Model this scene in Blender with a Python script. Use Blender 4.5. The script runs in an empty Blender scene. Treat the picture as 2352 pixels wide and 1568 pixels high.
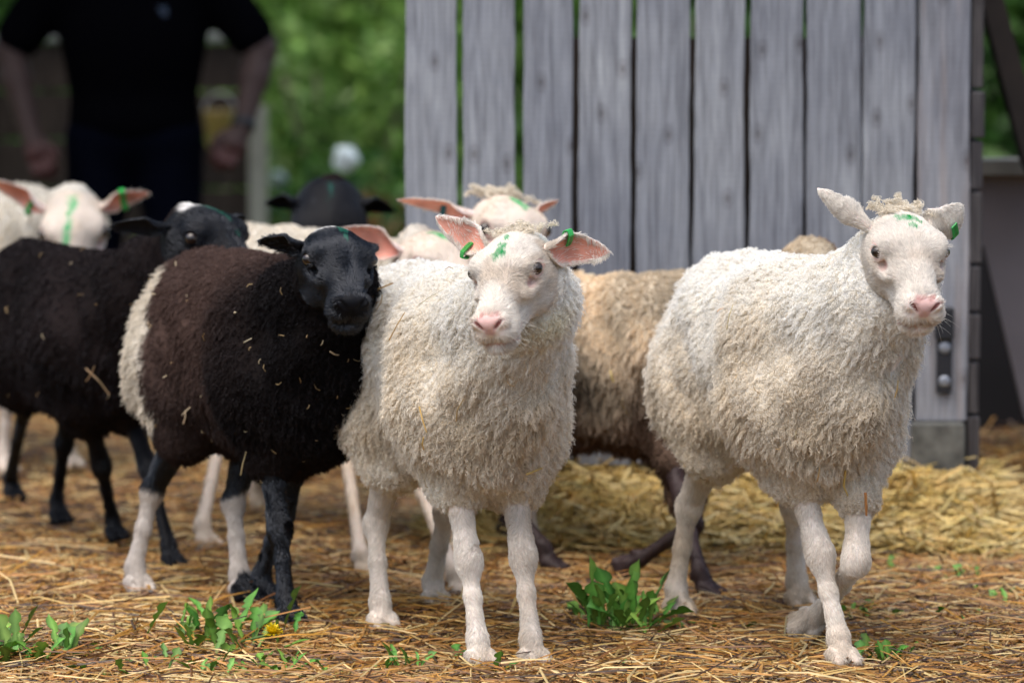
import bpy, math, os, random
import numpy as np
from mathutils import Vector, Matrix
QUICK = 1.0      # hair density
rng = np.random.default_rng(7)
random.seed(7)
R = math.radians
sc = bpy.context.scene
COL = sc.collection

# ---------------------------------------------------------------- camera, sky, sun, exposure
CAM_H, PITCH, FPX = 1.2045, R(5.72), 8820.0
cam_d = bpy.data.cameras.new('camera')
cam_d.lens, cam_d.sensor_width = 135.0, 36.0
cam_d.clip_start, cam_d.clip_end = 0.1, 600.0
cam = bpy.data.objects.new('camera', cam_d)
COL.objects.link(cam)
cam.location = (0, 0, CAM_H)
cam.rotation_euler = (R(90) - PITCH, 0, 0)
cam_d.dof.use_dof = True
cam_d.dof.focus_distance = 6.40
cam_d.dof.aperture_fstop = 3.1
sc.camera = cam

world = bpy.data.worlds.new('World')
sc.world = world
world.use_nodes = True
wn = world.node_tree
bg = wn.nodes['Background']
sky = wn.nodes.new('ShaderNodeTexSky')
sky.sky_type = 'NISHITA'
sky.sun_disc = False
SUN_EL, SUN_AZ = R(68), R(215)
sky.sun_elevation, sky.sun_rotation = SUN_EL, SUN_AZ
sky.air_density, sky.dust_density, sky.ozone_density = 1.2, 4.0, 1.0
bg.inputs['Strength'].default_value = 0.12
wn.links.new(sky.outputs[0], bg.inputs[0])
sun_d = bpy.data.lights.new('sun', 'SUN')
sun_d.energy, sun_d.angle, sun_d.color = 1.5, R(70), (1.0, 0.975, 0.94)
sun = bpy.data.objects.new('sun', sun_d)
COL.objects.link(sun)
sd = Vector((math.sin(SUN_AZ) * math.cos(SUN_EL), math.cos(SUN_AZ) * math.cos(SUN_EL), math.sin(SUN_EL)))
sun.rotation_euler = sd.to_track_quat('Z', 'Y').to_euler()
sc.view_settings.view_transform = 'Standard'
sc.view_settings.look = 'None'
sc.view_settings.exposure = 0.80
sc.view_settings.gamma = 1.0
sc.cycles.use_denoising = True
sc.cycles.max_bounces = 8
sc.cycles.diffuse_bounces = 5
sc.cycles.caustics_reflective = sc.cycles.caustics_refractive = False

# ---------------------------------------------------------------- helpers
CF = np.array([0, math.cos(PITCH), -math.sin(PITCH)])
CU = np.array([0, math.sin(PITCH), math.cos(PITCH)])
def gdrop(y):
    return -.085 * np.clip(np.asarray(y, float) - 9.6, 0, 4.4)      # the yard falls away behind the flock
def P(px, py, Y):
    d = CF + np.array([(px - 1176) / FPX, 0, 0]) + CU * (784 - py) / FPX
    return np.array([0, 0, CAM_H]) + d * (Y / d[1])
def G(px, py, z=0.0):
    d = CF + np.array([(px - 1176) / FPX, 0, 0]) + CU * (784 - py) / FPX
    return np.array([0, 0, CAM_H]) + d * ((z - CAM_H) / d[2])
def nrm(v):
    v = np.asarray(v, float)
    return v / np.maximum(np.linalg.norm(v, axis=-1, keepdims=True), 1e-9)

def tag(o, label=None, cat=None, group=None, kind=None):
    if label: o['label'] = label
    if cat: o['category'] = cat
    if group: o['group'] = group
    if kind: o['kind'] = kind
    return o
def link(name, data, parent=None, mat=None):
    o = bpy.data.objects.new(name, data)
    COL.objects.link(o)
    if parent is not None: o.parent = parent
    if mat is not None: data.materials.append(mat)
    return o
def empty(name, loc=(0, 0, 0), rz=0.0):
    o = bpy.data.objects.new(name, None)
    o.empty_display_size = 0.1
    COL.objects.link(o)
    o.location = loc
    o.rotation_euler = (0, 0, rz)
    return o
def mesh_np(name, V, F, col=None, smooth=True):
    """V (n,3), F (m,k) all the same k, or a list of such arrays"""
    me = bpy.data.meshes.new(name)
    Fs = F if isinstance(F, list) else [F]
    Fs = [np.asarray(f, np.int32) for f in Fs if len(f)]
    V = np.asarray(V, np.float32)
    me.vertices.add(len(V)); me.vertices.foreach_set('co', V.ravel())
    nl = sum(f.size for f in Fs); npoly = sum(len(f) for f in Fs)
    me.loops.add(nl); me.loops.foreach_set('vertex_index', np.concatenate([f.ravel() for f in Fs]))
    me.polygons.add(npoly)
    tot = np.concatenate([np.full(len(f), f.shape[1], np.int32) for f in Fs])
    st = np.concatenate([[0], np.cumsum(tot)[:-1]]).astype(np.int32)
    me.polygons.foreach_set('loop_start', st)
    try: me.polygons.foreach_set('loop_total', tot)
    except Exception: pass
    me.polygons.foreach_set('use_smooth', np.full(npoly, smooth))
    if col is not None:
        a = me.attributes.new('col', 'FLOAT_COLOR', 'POINT')
        c = np.ones((len(V), 4), np.float32); c[:, :3] = np.clip(col, 0, 1)
        a.data.foreach_set('color', c.ravel())
    me.update(calc_edges=True)
    return me
def hair_np(name, pts, rad, col):
    """pts (n,k,3) rad (n,k) col (n,k,3) -> Curves"""
    n, k = pts.shape[:2]
    hc = bpy.data.hair_curves.new(name)
    hc.add_curves([k] * n)
    hc.position_data.foreach_set('vector', np.ascontiguousarray(pts, np.float32).ravel())
    r = hc.attributes.new('radius', 'FLOAT', 'POINT'); r.data.foreach_set('value', np.ascontiguousarray(rad, np.float32).ravel())
    c = hc.attributes.new('col', 'FLOAT_COLOR', 'POINT')
    cc = np.ones((n, k, 4), np.float32); cc[..., :3] = np.clip(col, 0, 1)
    c.data.foreach_set('color', cc.ravel())
    return hc

class MB:
    """collects simple solids into one mesh"""
    def __init__(s): s.v, s.f, s.c = [], [], []; s.n = 0
    def add(s, V, F, c=None):
        V = np.asarray(V, float)
        s.v.append(V)
        for f in F: s.f.append(tuple(int(i) + s.n for i in f))
        s.c.append(np.tile(np.array(c if c is not None else (1, 1, 1), float), (len(V), 1)))
        s.n += len(V)
    def box(s, lo, hi, M=None, c=None, bev=0.0, jit=0.0):
        lo, hi = np.array(lo, float), np.array(hi, float)
        b = min(bev, *((hi - lo) / 2.01)) if bev else 0
        V = []
        if b:
            for sz in (0, 1):
                for off in ((0, b), (b, 0)):
                    zz = [lo[2] + off[0], hi[2] - off[0]][sz] if True else 0
                    pass
            # chamfered box: 24 verts
            V, F = [], []
            idx = {}
            for i in (0, 1):
                for j in (0, 1):
                    for k in (0, 1):
                        cpt = [(lo, hi)[i][0], (lo, hi)[j][1], (lo, hi)[k][2]]
                        sg = [1 if i == 0 else -1, 1 if j == 0 else -1, 1 if k == 0 else -1]
                        for ax in range(3):
                            p = [cpt[a] + (0 if a == ax else sg[a] * b) for a in range(3)]
                            idx[(i, j, k, ax)] = len(V); V.append(p)
            q = lambda *a: idx[a]
            for ax in range(3):
                for sgn in (0, 1):
                    o = [a for a in range(3) if a != ax]
                    ring = []
                    for (u, w) in ((0, 0), (1, 0), (1, 1), (0, 1)):
                        t = [0, 0, 0]; t[ax] = sgn; t[o[0]] = u; t[o[1]] = w
                        ring.append(q(*t, ax))
                    F.append(ring)
            for ax in range(3):
                o = [a for a in range(3) if a != ax]
                for u in (0, 1):
                    for w in (0, 1):
                        t0 = [0, 0, 0]; t0[o[0]] = u; t0[o[1]] = w
                        t1 = list(t0); t1[ax] = 1
                        F.append([q(*t0, o[0]), q(*t1, o[0]), q(*t1, o[1]), q(*t0, o[1])])
            for i in (0, 1):
                for j in (0, 1):
                    for k in (0, 1): F.append([q(i, j, k, 0), q(i, j, k, 1), q(i, j, k, 2)])
            V = np.array(V)
            ctr = (lo + hi) / 2
            FF = []
            for f in F:
                a, b_, c_ = V[f[0]], V[f[1]], V[f[2]]
                n = np.cross(b_ - a, c_ - a)
                FF.append(f if np.dot(n, V[f].mean(0) - ctr) > 0 else f[::-1])
            F = FF
        else:
            V = np.array([[(lo, hi)[i][0], (lo, hi)[j][1], (lo, hi)[k][2]] for i in (0, 1) for j in (0, 1) for k in (0, 1)])
            F = [(0, 1, 3, 2), (4, 6, 7, 5), (0, 4, 5, 1), (2, 3, 7, 6), (0, 2, 6, 4), (1, 5, 7, 3)]
        if jit: V = V + np.random.default_rng(int(abs(lo.sum()) * 1e4) % 99991).normal(0, jit, V.shape)
        if M is not None: V = V @ np.array(M)[:3, :3].T + np.array(M)[:3, 3]
        s.add(V, F, c)
    def tube(s, pts, rad, n=10, c=None, caps=True):
        pts = np.array(pts, float); rad = np.broadcast_to(rad, (len(pts),))
        V = []
        for i, p in enumerate(pts):
            t = nrm(pts[min(i + 1, len(pts) - 1)] - pts[max(i - 1, 0)])
            a = nrm(np.cross(t, [0, 0, 1] if abs(t[2]) < .9 else [1, 0, 0])); b = np.cross(t, a)
            for k in range(n):
                th = 2 * math.pi * k / n
                V.append(p + (a * math.cos(th) + b * math.sin(th)) * rad[i])
        F = []
        for i in range(len(pts) - 1):
            for k in range(n):
                F.append((i * n + k, i * n + (k + 1) % n, (i + 1) * n + (k + 1) % n, (i + 1) * n + k))
        if caps: F.append(tuple(range(n))[::-1]); F.append(tuple((len(pts) - 1) * n + k for k in range(n)))
        s.add(V, F, c)
    def data(s, name, smooth=False):
        me = bpy.data.meshes.new(name)
        me.from_pydata([tuple(v) for v in np.concatenate(s.v)], [], s.f)
        a = me.attributes.new('col', 'FLOAT_COLOR', 'POINT')
        cc = np.ones((s.n, 4), np.float32); cc[:, :3] = np.concatenate(s.c)
        a.data.foreach_set('color', cc.ravel())
        if smooth: me.polygons.foreach_set('use_smooth', np.ones(len(me.polygons), bool))
        me.update()
        return me

# ---------------------------------------------------------------- materials
def new_mat(name):
    m = bpy.data.materials.new(name); m.use_nodes = True
    nt = m.node_tree; b = nt.nodes['Principled BSDF']
    return m, nt, b
def attr(nt, name='col'):
    a = nt.nodes.new('ShaderNodeAttribute'); a.attribute_name = name
    return a
def noise(nt, scale, detail=4, vec=None, rough=.55):
    n = nt.nodes.new('ShaderNodeTexNoise'); n.inputs['Scale'].default_value = scale
    n.inputs['Detail'].default_value = detail; n.inputs['Roughness'].default_value = rough
    if vec is not None: nt.links.new(vec, n.inputs['Vector'])
    return n
def ramp(nt, fac, stops):
    r = nt.nodes.new('ShaderNodeValToRGB')
    e = r.color_ramp.elements
    e[0].position, e[0].color = stops[0][0], (*stops[0][1], 1)
    e[1].position, e[1].color = stops[-1][0], (*stops[-1][1], 1)
    for p, c in stops[1:-1]:
        x = e.new(p); x.color = (*c, 1)
    nt.links.new(fac, r.inputs[0])
    return r
def mul(nt, a, b, fac=1.0, mode='MULTIPLY'):
    m = nt.nodes.new('ShaderNodeMix'); m.data_type = 'RGBA'; m.blend_type = mode
    m.inputs[0].default_value = fac
    nt.links.new(a, m.inputs[6]); nt.links.new(b, m.inputs[7])
    return m.outputs[2]
def bump(nt, h, bsdf, strength=.5, dist=.002):
    b = nt.nodes.new('ShaderNodeBump'); b.inputs['Strength'].default_value = strength
    b.inputs['Distance'].default_value = dist
    nt.links.new(h, b.inputs['Height']); nt.links.new(b.outputs[0], bsdf.inputs['Normal'])
def geo_obj(nt):
    t = nt.nodes.new('ShaderNodeTexCoord'); return t.outputs['Object']
def mat_attr(name, rough=.6, sss=0.0, nscale=None, spec=.4, bumpd=None, bscale=200):
    m, nt, b = new_mat(name)
    a = attr(nt); col = a.outputs['Color']
    if nscale:
        n = noise(nt, nscale, 5, geo_obj(nt))
        r = ramp(nt, n.outputs[0], [(.3, (.92, .91, .90)), (.7, (1.04, 1.04, 1.04))])
        col = mul(nt, col, r.outputs[0])
    nt.links.new(col, b.inputs['Base Color'])
    b.inputs['Roughness'].default_value = rough
    b.inputs['Specular IOR Level'].default_value = spec
    if sss:
        b.inputs['Subsurface Weight'].default_value = sss
        b.inputs['Subsurface Radius'].default_value = (.012, .005, .003)
        b.inputs['Subsurface Scale'].default_value = 1.0
    if bumpd:
        n2 = noise(nt, bscale, 3, geo_obj(nt)); bump(nt, n2.outputs[0], b, .6, bumpd)
    return m
M_SKIN = mat_attr('sheep_skin', .62, .12, 60, .35, .0008, 260)
M_SKIND = mat_attr('dark_sheep_skin', .55, 0, 60, .12, .0008, 260)
M_FLEECE = mat_attr('fleece_undercoat', .95, 0, 90, .1, .005, 120)
def mat_hair(name, trans=.25, gloss=.0):
    m = bpy.data.materials.new(name); m.use_nodes = True
    nt = m.node_tree; nt.nodes.clear()
    out = nt.nodes.new('ShaderNodeOutputMaterial')
    a = attr(nt)
    d = nt.nodes.new('ShaderNodeBsdfDiffuse'); t = nt.nodes.new('ShaderNodeBsdfTranslucent')
    mx = nt.nodes.new('ShaderNodeMixShader'); mx.inputs[0].default_value = trans
    nt.links.new(a.outputs['Color'], d.inputs[0]); nt.links.new(a.outputs['Color'], t.inputs[0])
    nt.links.new(d.outputs[0], mx.inputs[1]); nt.links.new(t.outputs[0], mx.inputs[2])
    last = mx.outputs[0]
    if gloss:
        g = nt.nodes.new('ShaderNodeBsdfGlossy'); g.inputs['Roughness'].default_value = .24
        g.inputs[0].default_value = (.85, .9, 1, 1)
        m2 = nt.nodes.new('ShaderNodeMixShader'); m2.inputs[0].default_value = gloss
        nt.links.new(last, m2.inputs[1]); nt.links.new(g.outputs[0], m2.inputs[2]); last = m2.outputs[0]
    nt.links.new(last, out.inputs[0])
    return m
M_WOOL = mat_hair('wool', .3)
M_WOOLD = mat_hair('dark_wool', .1, .012)
M_FUR = mat_hair('short_hair', .25)
M_FURD = mat_hair('black_short_hair', .03, .07)
m, nt, b = new_mat('eye_gloss'); nt.links.new(attr(nt).outputs['Color'], b.inputs['Base Color'])
b.inputs['Roughness'].default_value = .08; b.inputs['Coat Weight'].default_value = .5; M_EYE = m
m, nt, b = new_mat('ear_tag_plastic'); nt.links.new(attr(nt).outputs['Color'], b.inputs['Base Color'])
b.inputs['Roughness'].default_value = .35; M_TAG = m
def mat_leafy(name, rough=.5, trans=.3, nsc=40):
    m = bpy.data.materials.new(name); m.use_nodes = True
    nt = m.node_tree; b = nt.nodes['Principled BSDF']; out = nt.nodes['Material Output']
    a = attr(nt); n = noise(nt, nsc, 3, geo_obj(nt))
    r = ramp(nt, n.outputs[0], [(.3, (.75, .8, .7)), (.7, (1.2, 1.15, 1.1))])
    col = mul(nt, a.outputs['Color'], r.outputs[0])
    nt.links.new(col, b.inputs['Base Color']); b.inputs['Roughness'].default_value = rough
    t = nt.nodes.new('ShaderNodeBsdfTranslucent'); nt.links.new(col, t.inputs[0])
    mx = nt.nodes.new('ShaderNodeMixShader'); mx.inputs[0].default_value = trans
    nt.links.new(b.outputs[0], mx.inputs[1]); nt.links.new(t.outputs[0], mx.inputs[2]); nt.links.new(mx.outputs[0], out.inputs[0])
    return m
M_LEAF = mat_leafy('foliage')
M_STRAW = mat_leafy('straw', .42, .12, 25)

# ---------------------------------------------------------------- signed distance modelling
class Pr:
    def __init__(s, kind, a, b=None, ra=0, rb=0, rot=None, k=.02, op='u'):
        s.kind, s.k, s.op = kind, k, op
        s.a = np.asarray(a, np.float32); s.b = None if b is None else np.asarray(b, np.float32)
        s.ra, s.rb = ra, rb
        s.rot = None if rot is None else np.asarray(rot, np.float32)
        if kind == 'cone':
            r = max(ra, rb); s.lo = np.minimum(s.a, s.b) - r; s.hi = np.maximum(s.a, s.b) + r
        elif kind == 'ell':
            s.r = np.asarray(ra, np.float32); r = s.r.max(); s.lo = s.a - (r if rot is not None else s.r); s.hi = s.a + (r if rot is not None else s.r)
        elif kind == 'tor':
            r = ra + rb; s.lo = s.a - r; s.hi = s.a + r
    def f(s, X, Y, Z):
        x, y, z = X - s.a[0], Y - s.a[1], Z - s.a[2]
        if s.rot is not None and s.kind != 'cone':
            r = s.rot
            x, y, z = (x * r[0, 0] + y * r[1, 0] + z * r[2, 0], x * r[0, 1] + y * r[1, 1] + z * r[2, 1], x * r[0, 2] + y * r[1, 2] + z * r[2, 2])
        if s.kind == 'cone':
            d = s.b - s.a; L2 = max(float(d @ d), 1e-9)
            t = np.clip((x * d[0] + y * d[1] + z * d[2]) / L2, 0, 1)
            return np.sqrt((x - d[0] * t) ** 2 + (y - d[1] * t) ** 2 + (z - d[2] * t) ** 2) - (s.ra + (s.rb - s.ra) * t)
        if s.kind == 'ell':
            r = s.r
            k0 = np.sqrt((x / r[0]) ** 2 + (y / r[1]) ** 2 + (z / r[2]) ** 2)
            k1 = np.sqrt((x / r[0] ** 2) ** 2 + (y / r[1] ** 2) ** 2 + (z / r[2] ** 2) ** 2)
            return np.where(k1 > 1e-6, k0 * (k0 - 1) / np.maximum(k1, 1e-6), -r.min())
        if s.kind == 'tor':      # axis = local x
            q = np.sqrt(y ** 2 + (z * 1.25) ** 2) - s.ra
            return np.sqrt(q ** 2 + x ** 2) - s.rb
def comb(D, d, k, op):
    if op == 'u':
        h = np.maximum(k - np.abs(D - d), 0) / k
        return np.minimum(D, d) - h * h * k * .25
    h = np.maximum(k - np.abs(D + d), 0) / k
    return np.maximum(D, -d) + h * h * k * .25
def sdf_pts(prims, Pt):
    D = np.full(len(Pt), 1.0, np.float32)
    X, Y, Z = Pt[:, 0].astype(np.float32), Pt[:, 1].astype(np.float32), Pt[:, 2].astype(np.float32)
    for p in prims: D = comb(D, p.f(X, Y, Z), p.k, p.op)
    return D
def axis(lo, hi, h, fine):
    """fine = list of (a, b, hf)"""
    xs = [lo]
    while xs[-1] < hi:
        x = xs[-1]; st = h
        for (a, b, hf) in fine:
            if a <= x <= b: st = min(st, hf)
            elif x < a: st = min(st, max(hf, (a - x) * .5))
        xs.append(x + st)
    return np.array(xs, np.float32)
def surf_nets(prims, xs, ys, zs, pad=.03, floor=None, relax=1):
    D = np.full((len(xs), len(ys), len(zs)), 1.0, np.float32)
    for p in prims:
        m = p.k + pad
        sl = []
        for ax, arr in enumerate((xs, ys, zs)):
            i0 = max(np.searchsorted(arr, p.lo[ax] - m) - 1, 0); i1 = min(np.searchsorted(arr, p.hi[ax] + m) + 1, len(arr))
            sl.append(slice(i0, i1))
        if any(s_.stop <= s_.start for s_ in sl): continue
        X, Y, Z = xs[sl[0]][:, None, None], ys[sl[1]][None, :, None], zs[sl[2]][None, None, :]
        sub = D[sl[0], sl[1], sl[2]]
        D[sl[0], sl[1], sl[2]] = comb(sub, p.f(X, Y, Z), p.k, p.op)
    if floor is not None: D = np.maximum(D, floor - zs[None, None, :])
    S = D < 0
    c = S[:-1, :-1, :-1].astype(np.int8)
    for (i, j, k) in ((0, 0, 1), (0, 1, 0), (0, 1, 1), (1, 0, 0), (1, 0, 1), (1, 1, 0), (1, 1, 1)):
        c = c + S[i:i + c.shape[0], j:j + c.shape[1], k:k + c.shape[2]]
    act = (c > 0) & (c < 8)
    I, J, K = np.nonzero(act)
    vid = np.full(act.shape, -1, np.int32); vid[I, J, K] = np.arange(len(I))
    acc = np.zeros((len(I), 3), np.float32); cnt = np.zeros(len(I), np.float32)
    cor = [(i, j, k) for i in (0, 1) for j in (0, 1) for k in (0, 1)]
    for a in cor:
        for ax in range(3):
            if a[ax]: continue
            b = list(a); b[ax] = 1
            va = D[I + a[0], J + a[1], K + a[2]]; vb = D[I + b[0], J + b[1], K + b[2]]
            cr = (va < 0) != (vb < 0)
            t = np.where(cr, va / np.where(cr, va - vb, 1), 0)
            pa = np.stack([xs[I + a[0]], ys[J + a[1]], zs[K + a[2]]], 1)
            pb = np.stack([xs[I + b[0]], ys[J + b[1]], zs[K + b[2]]], 1)
            acc += np.where(cr[:, None], pa + (pb - pa) * t[:, None], 0); cnt += cr
    V = acc / cnt[:, None]
    Q = []
    for ax in range(3):
        A = np.moveaxis(S, ax, 0); B = np.moveaxis(vid, ax, 0)
        e = A[:-1, 1:-1, 1:-1] != A[1:, 1:-1, 1:-1]
        i, j, k = np.nonzero(e)
        s0 = A[:-1, 1:-1, 1:-1][i, j, k]
        q = np.stack([B[i, j, k], B[i, j + 1, k], B[i, j + 1, k + 1], B[i, j, k + 1]], 1)
        flip = s0 if ax != 1 else ~s0
        q[~flip] = q[~flip][:, ::-1]
        Q.append(q)
    Q = np.concatenate(Q)
    Q = Q[(Q >= 0).all(1)]
    for _ in range(relax):      # light smoothing
        s_ = np.zeros_like(V); n_ = np.zeros(len(V), np.float32)
        for a in range(4):
            b = (a + 1) % 4
            np.add.at(s_, Q[:, a], V[Q[:, b]]); np.add.at(n_, Q[:, a], 1)
            np.add.at(s_, Q[:, b], V[Q[:, a]]); np.add.at(n_, Q[:, b], 1)
        V = V * .6 + .4 * s_ / np.maximum(n_, 1)[:, None]
    return V, Q
def vnormals(V, Q):
    n = np.cross(V[Q[:, 2]] - V[Q[:, 0]], V[Q[:, 3]] - V[Q[:, 1]])
    N = np.zeros_like(V)
    for a in range(4): np.add.at(N, Q[:, a], n)
    return nrm(N)
def sample(V, Q, N, n, w=None):
    """area-weighted random points on quads; w = per-vertex weight"""
    area = .5 * np.linalg.norm(np.cross(V[Q[:, 2]] - V[Q[:, 0]], V[Q[:, 3]] - V[Q[:, 1]]), axis=1)
    if w is not None: area = area * w[Q].mean(1)
    cs = np.cumsum(area); r = rng.random(n) * cs[-1]
    f = np.searchsorted(cs, r).clip(0, len(Q) - 1)
    u, v = rng.random((2, n, 1))
    W = [(1 - u) * (1 - v), u * (1 - v), u * v, (1 - u) * v]
    p = sum(V[Q[f, a]] * W[a] for a in range(4)); nn = nrm(sum(N[Q[f, a]] * W[a] for a in range(4)))
    return p, nn, f, W
_nk = rng.normal(0, 1, (4, 24, 3)); _np = rng.random((4, 24)) * 6.28
def fnoise(p, freq, ch=0):
    """smooth noise about -1..1"""
    k = _nk[ch] * freq
    return np.sin(p @ k.T.astype(np.float32) + _np[ch]).sum(1) / 3.6

# ---------------------------------------------------------------- sheep
EYE = (.052, .0535, .014)
EYE_DIR = nrm([.50, .84, .12])
def head_prims(T, s):
    """T(p) maps head-frame point to sheep-local; returns primitives"""
    Rm = T.R
    out = []
    def el(c, r, k=.02, op='u', rot=None):
        rr = Rm if rot is None else Rm @ rot
        out.append(Pr('ell', T(c), ra=np.array(r) * s * (HA if rot is None else 1), rot=rr, k=k * s, op=op))
    def co(a, b, ra, rb, k=.02, op='u'):
        out.append(Pr('cone', T(a), T(b), ra * s, rb * s, k=k * s, op=op))
    def rz(a): c_, s_ = math.cos(a), math.sin(a); return np.array([[c_, -s_, 0], [s_, c_, 0], [0, 0, 1]])
    def rx(a): c_, s_ = math.cos(a), math.sin(a); return np.array([[1, 0, 0], [0, c_, -s_], [0, s_, c_]])
    el((-.008, 0, -.005), (.070, .057, .059))
    el((.030, 0, .012), (.056, .046, .041))
    co((.055, 0, .004), (.150, 0, -.028), .041, .028, .03)
    for sg in (1, -1):
        el((.043, sg * .040, .027), (.030, .020, .015), .02)
        el((.055, sg * .040, -.014), (.045, .017, .018), .02)
        el((.008, sg * .030, -.036), (.052, .026, .046), .025)
    co((.0, 0, -.046), (.138, 0, -.066), .040, .026, .03)
    el((.155, 0, -.040), (.031, .0350, .027), .02)
    for sg in (1, -1):
        el((.163, sg * .0175, -.050), (.023, .0190, .0160), .010)
        el((.178, sg * .020, -.026), (.011, .012, .012), .008)
    el((.152, 0, -.078), (.028, .0260, .0150), .010)
    el((.180, 0, -.030), (.011, .018, .015), .008)
    for sg in (1, -1):
        e = np.array([EYE[0], sg * EYE[1], EYE[2]]); d = np.array([EYE_DIR[0], sg * EYE_DIR[1], EYE_DIR[2]])
        a = nrm(np.cross([0, 0, 1], d)); b_ = np.cross(d, a)
        el((.073, sg * .047, -.004), (.018, .007, .008), .012, 's')
        out.append(Pr('tor', T(e + d * .0015), ra=.0136 * s, rb=.0042 * s, rot=Rm @ np.stack([d, a, b_], 1), k=.006 * s))
        el(e + d * .003, (.0124, .0124, .0108), .003, 's', np.stack([d, a, b_], 1))
        co((.187, sg * .0235, -.0185), (.191, sg * .0105, -.0345), .0042, .0030, .003, 's')
    co((.192, 0, -.038), (.188, 0, -.058), .0017, .0017, .003, 's')
    # mouth line
    for sg in (1, -1):
        co((.188, 0, -.0650), (.160, sg * .031, -.0655), .0024, .0026, .003, 's')
        co((.160, sg * .031, -.0655), (.122, sg * .0380, -.055), .0026, .0018, .004, 's')
    return out

def ear_surf(root, e, op, L, W, curl=0.0, fold=1.0, nu=26, nv=18, th=.0022):
    e = nrm(e); op = nrm(np.asarray(op) - e * np.dot(op, e)); side = np.cross(op, e)
    def prof(u): return W * (np.sin(np.clip(u, 0, 1) ** .75 * math.pi * .90 + .25) ** .8 if True else 0)
    rows_i, rows_o = [], []
    for i in range(nu):
        u = i / (nu - 1)
        w = W * max(.02, (math.sin(min(1, .16 + .84 * u) ** .85 * math.pi)) ** .7) if u < .999 else W * .05
        a = 2.3 * max(0, 1 - u / .38) ** 1.0 + .95 * fold * (1 - .35 * u)      # half angle of the rolled section
        c = root + e * L * u + op * curl * L * u * u
        rr = w / max(a, .5) * 1.15 if a > 1.2 else w / math.sin(max(a, .2))
        ri, ro = [], []
        for j in range(nv):
            v = -1 + 2 * j / (nv - 1); an = a * v
            off = side * math.sin(an) * rr + op * (rr * (1 - math.cos(an)) - rr * .25)
            nn = side * math.sin(an) - op * math.cos(an)
            ro.append(c + off); ri.append(c + off - nn * th * (1 - .6 * abs(v)) * (1.8 - u))
        rows_i.append(ri); rows_o.append(ro)
    V = np.array(rows_o + rows_i).reshape(-1, 3)
    n = nu * nv; F = []
    for i in range(nu - 1):
        for j in range(nv - 1):
            a_, b_, c_, d_ = i * nv + j, i * nv + j + 1, (i + 1) * nv + j + 1, (i + 1) * nv + j
            F.append((a_, b_, c_, d_)); F.append((n + d_, n + c_, n + b_, n + a_))
        F.append((i * nv, (i + 1) * nv, n + (i + 1) * nv, n + i * nv))
        F.append((n + i * nv + nv - 1, n + (i + 1) * nv + nv - 1, (i + 1) * nv + nv - 1, i * nv + nv - 1))
    for j in range(nv - 1):
        k = (nu - 1) * nv + j
        F.append((k, k + 1, n + k + 1, n + k))
    inner = np.zeros(2 * n); U = np.tile(np.repeat(np.linspace(0, 1, nu), nv), 2)
    Vv = np.tile(np.linspace(-1, 1, nv), nu * 2)
    inner[n:] = 1
    F = np.array(F)
    # the faces must look outward: test against the outer layer's direction
    q = F[0]; nn = np.cross(V[q[2]] - V[q[0]], V[q[3]] - V[q[1]])
    if np.dot(nn, V[q].mean(0) - V[n + q].mean(0)) < 0: F = F[:, ::-1]
    return V, F, inner, U, Vv

def ik(a, b, l1, l2, bend):
    d = b - a; L = min(np.linalg.norm(d), (l1 + l2) * .999)
    dn = nrm(d); x = (l1 * l1 - l2 * l2 + L * L) / (2 * L)
    h = math.sqrt(max(l1 * l1 - x * x, 1e-6))
    bn = nrm(bend - dn * np.dot(bend, dn))
    return a + dn * x + bn * h

HA = np.array([.96, 1.08, .98])      # short, broad young face
class XF:
    def __init__(s, R_, t, sc_): s.R, s.t, s.s = np.asarray(R_), np.asarray(t), sc_
    def __call__(s, p): return s.t + s.R @ (np.asarray(p, float) * HA * s.s)
    def inv(s, Pt): return ((Pt - s.t) @ s.R) / s.s / HA

def smooth01(x, a, b):
    t = np.clip((x - a) / (b - a), 0, 1); return t * t * (3 - 2 * t)
def mixc(c, d, t):
    t = np.asarray(t)[:, None]; return c * (1 - t) + np.asarray(d) * t

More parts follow.
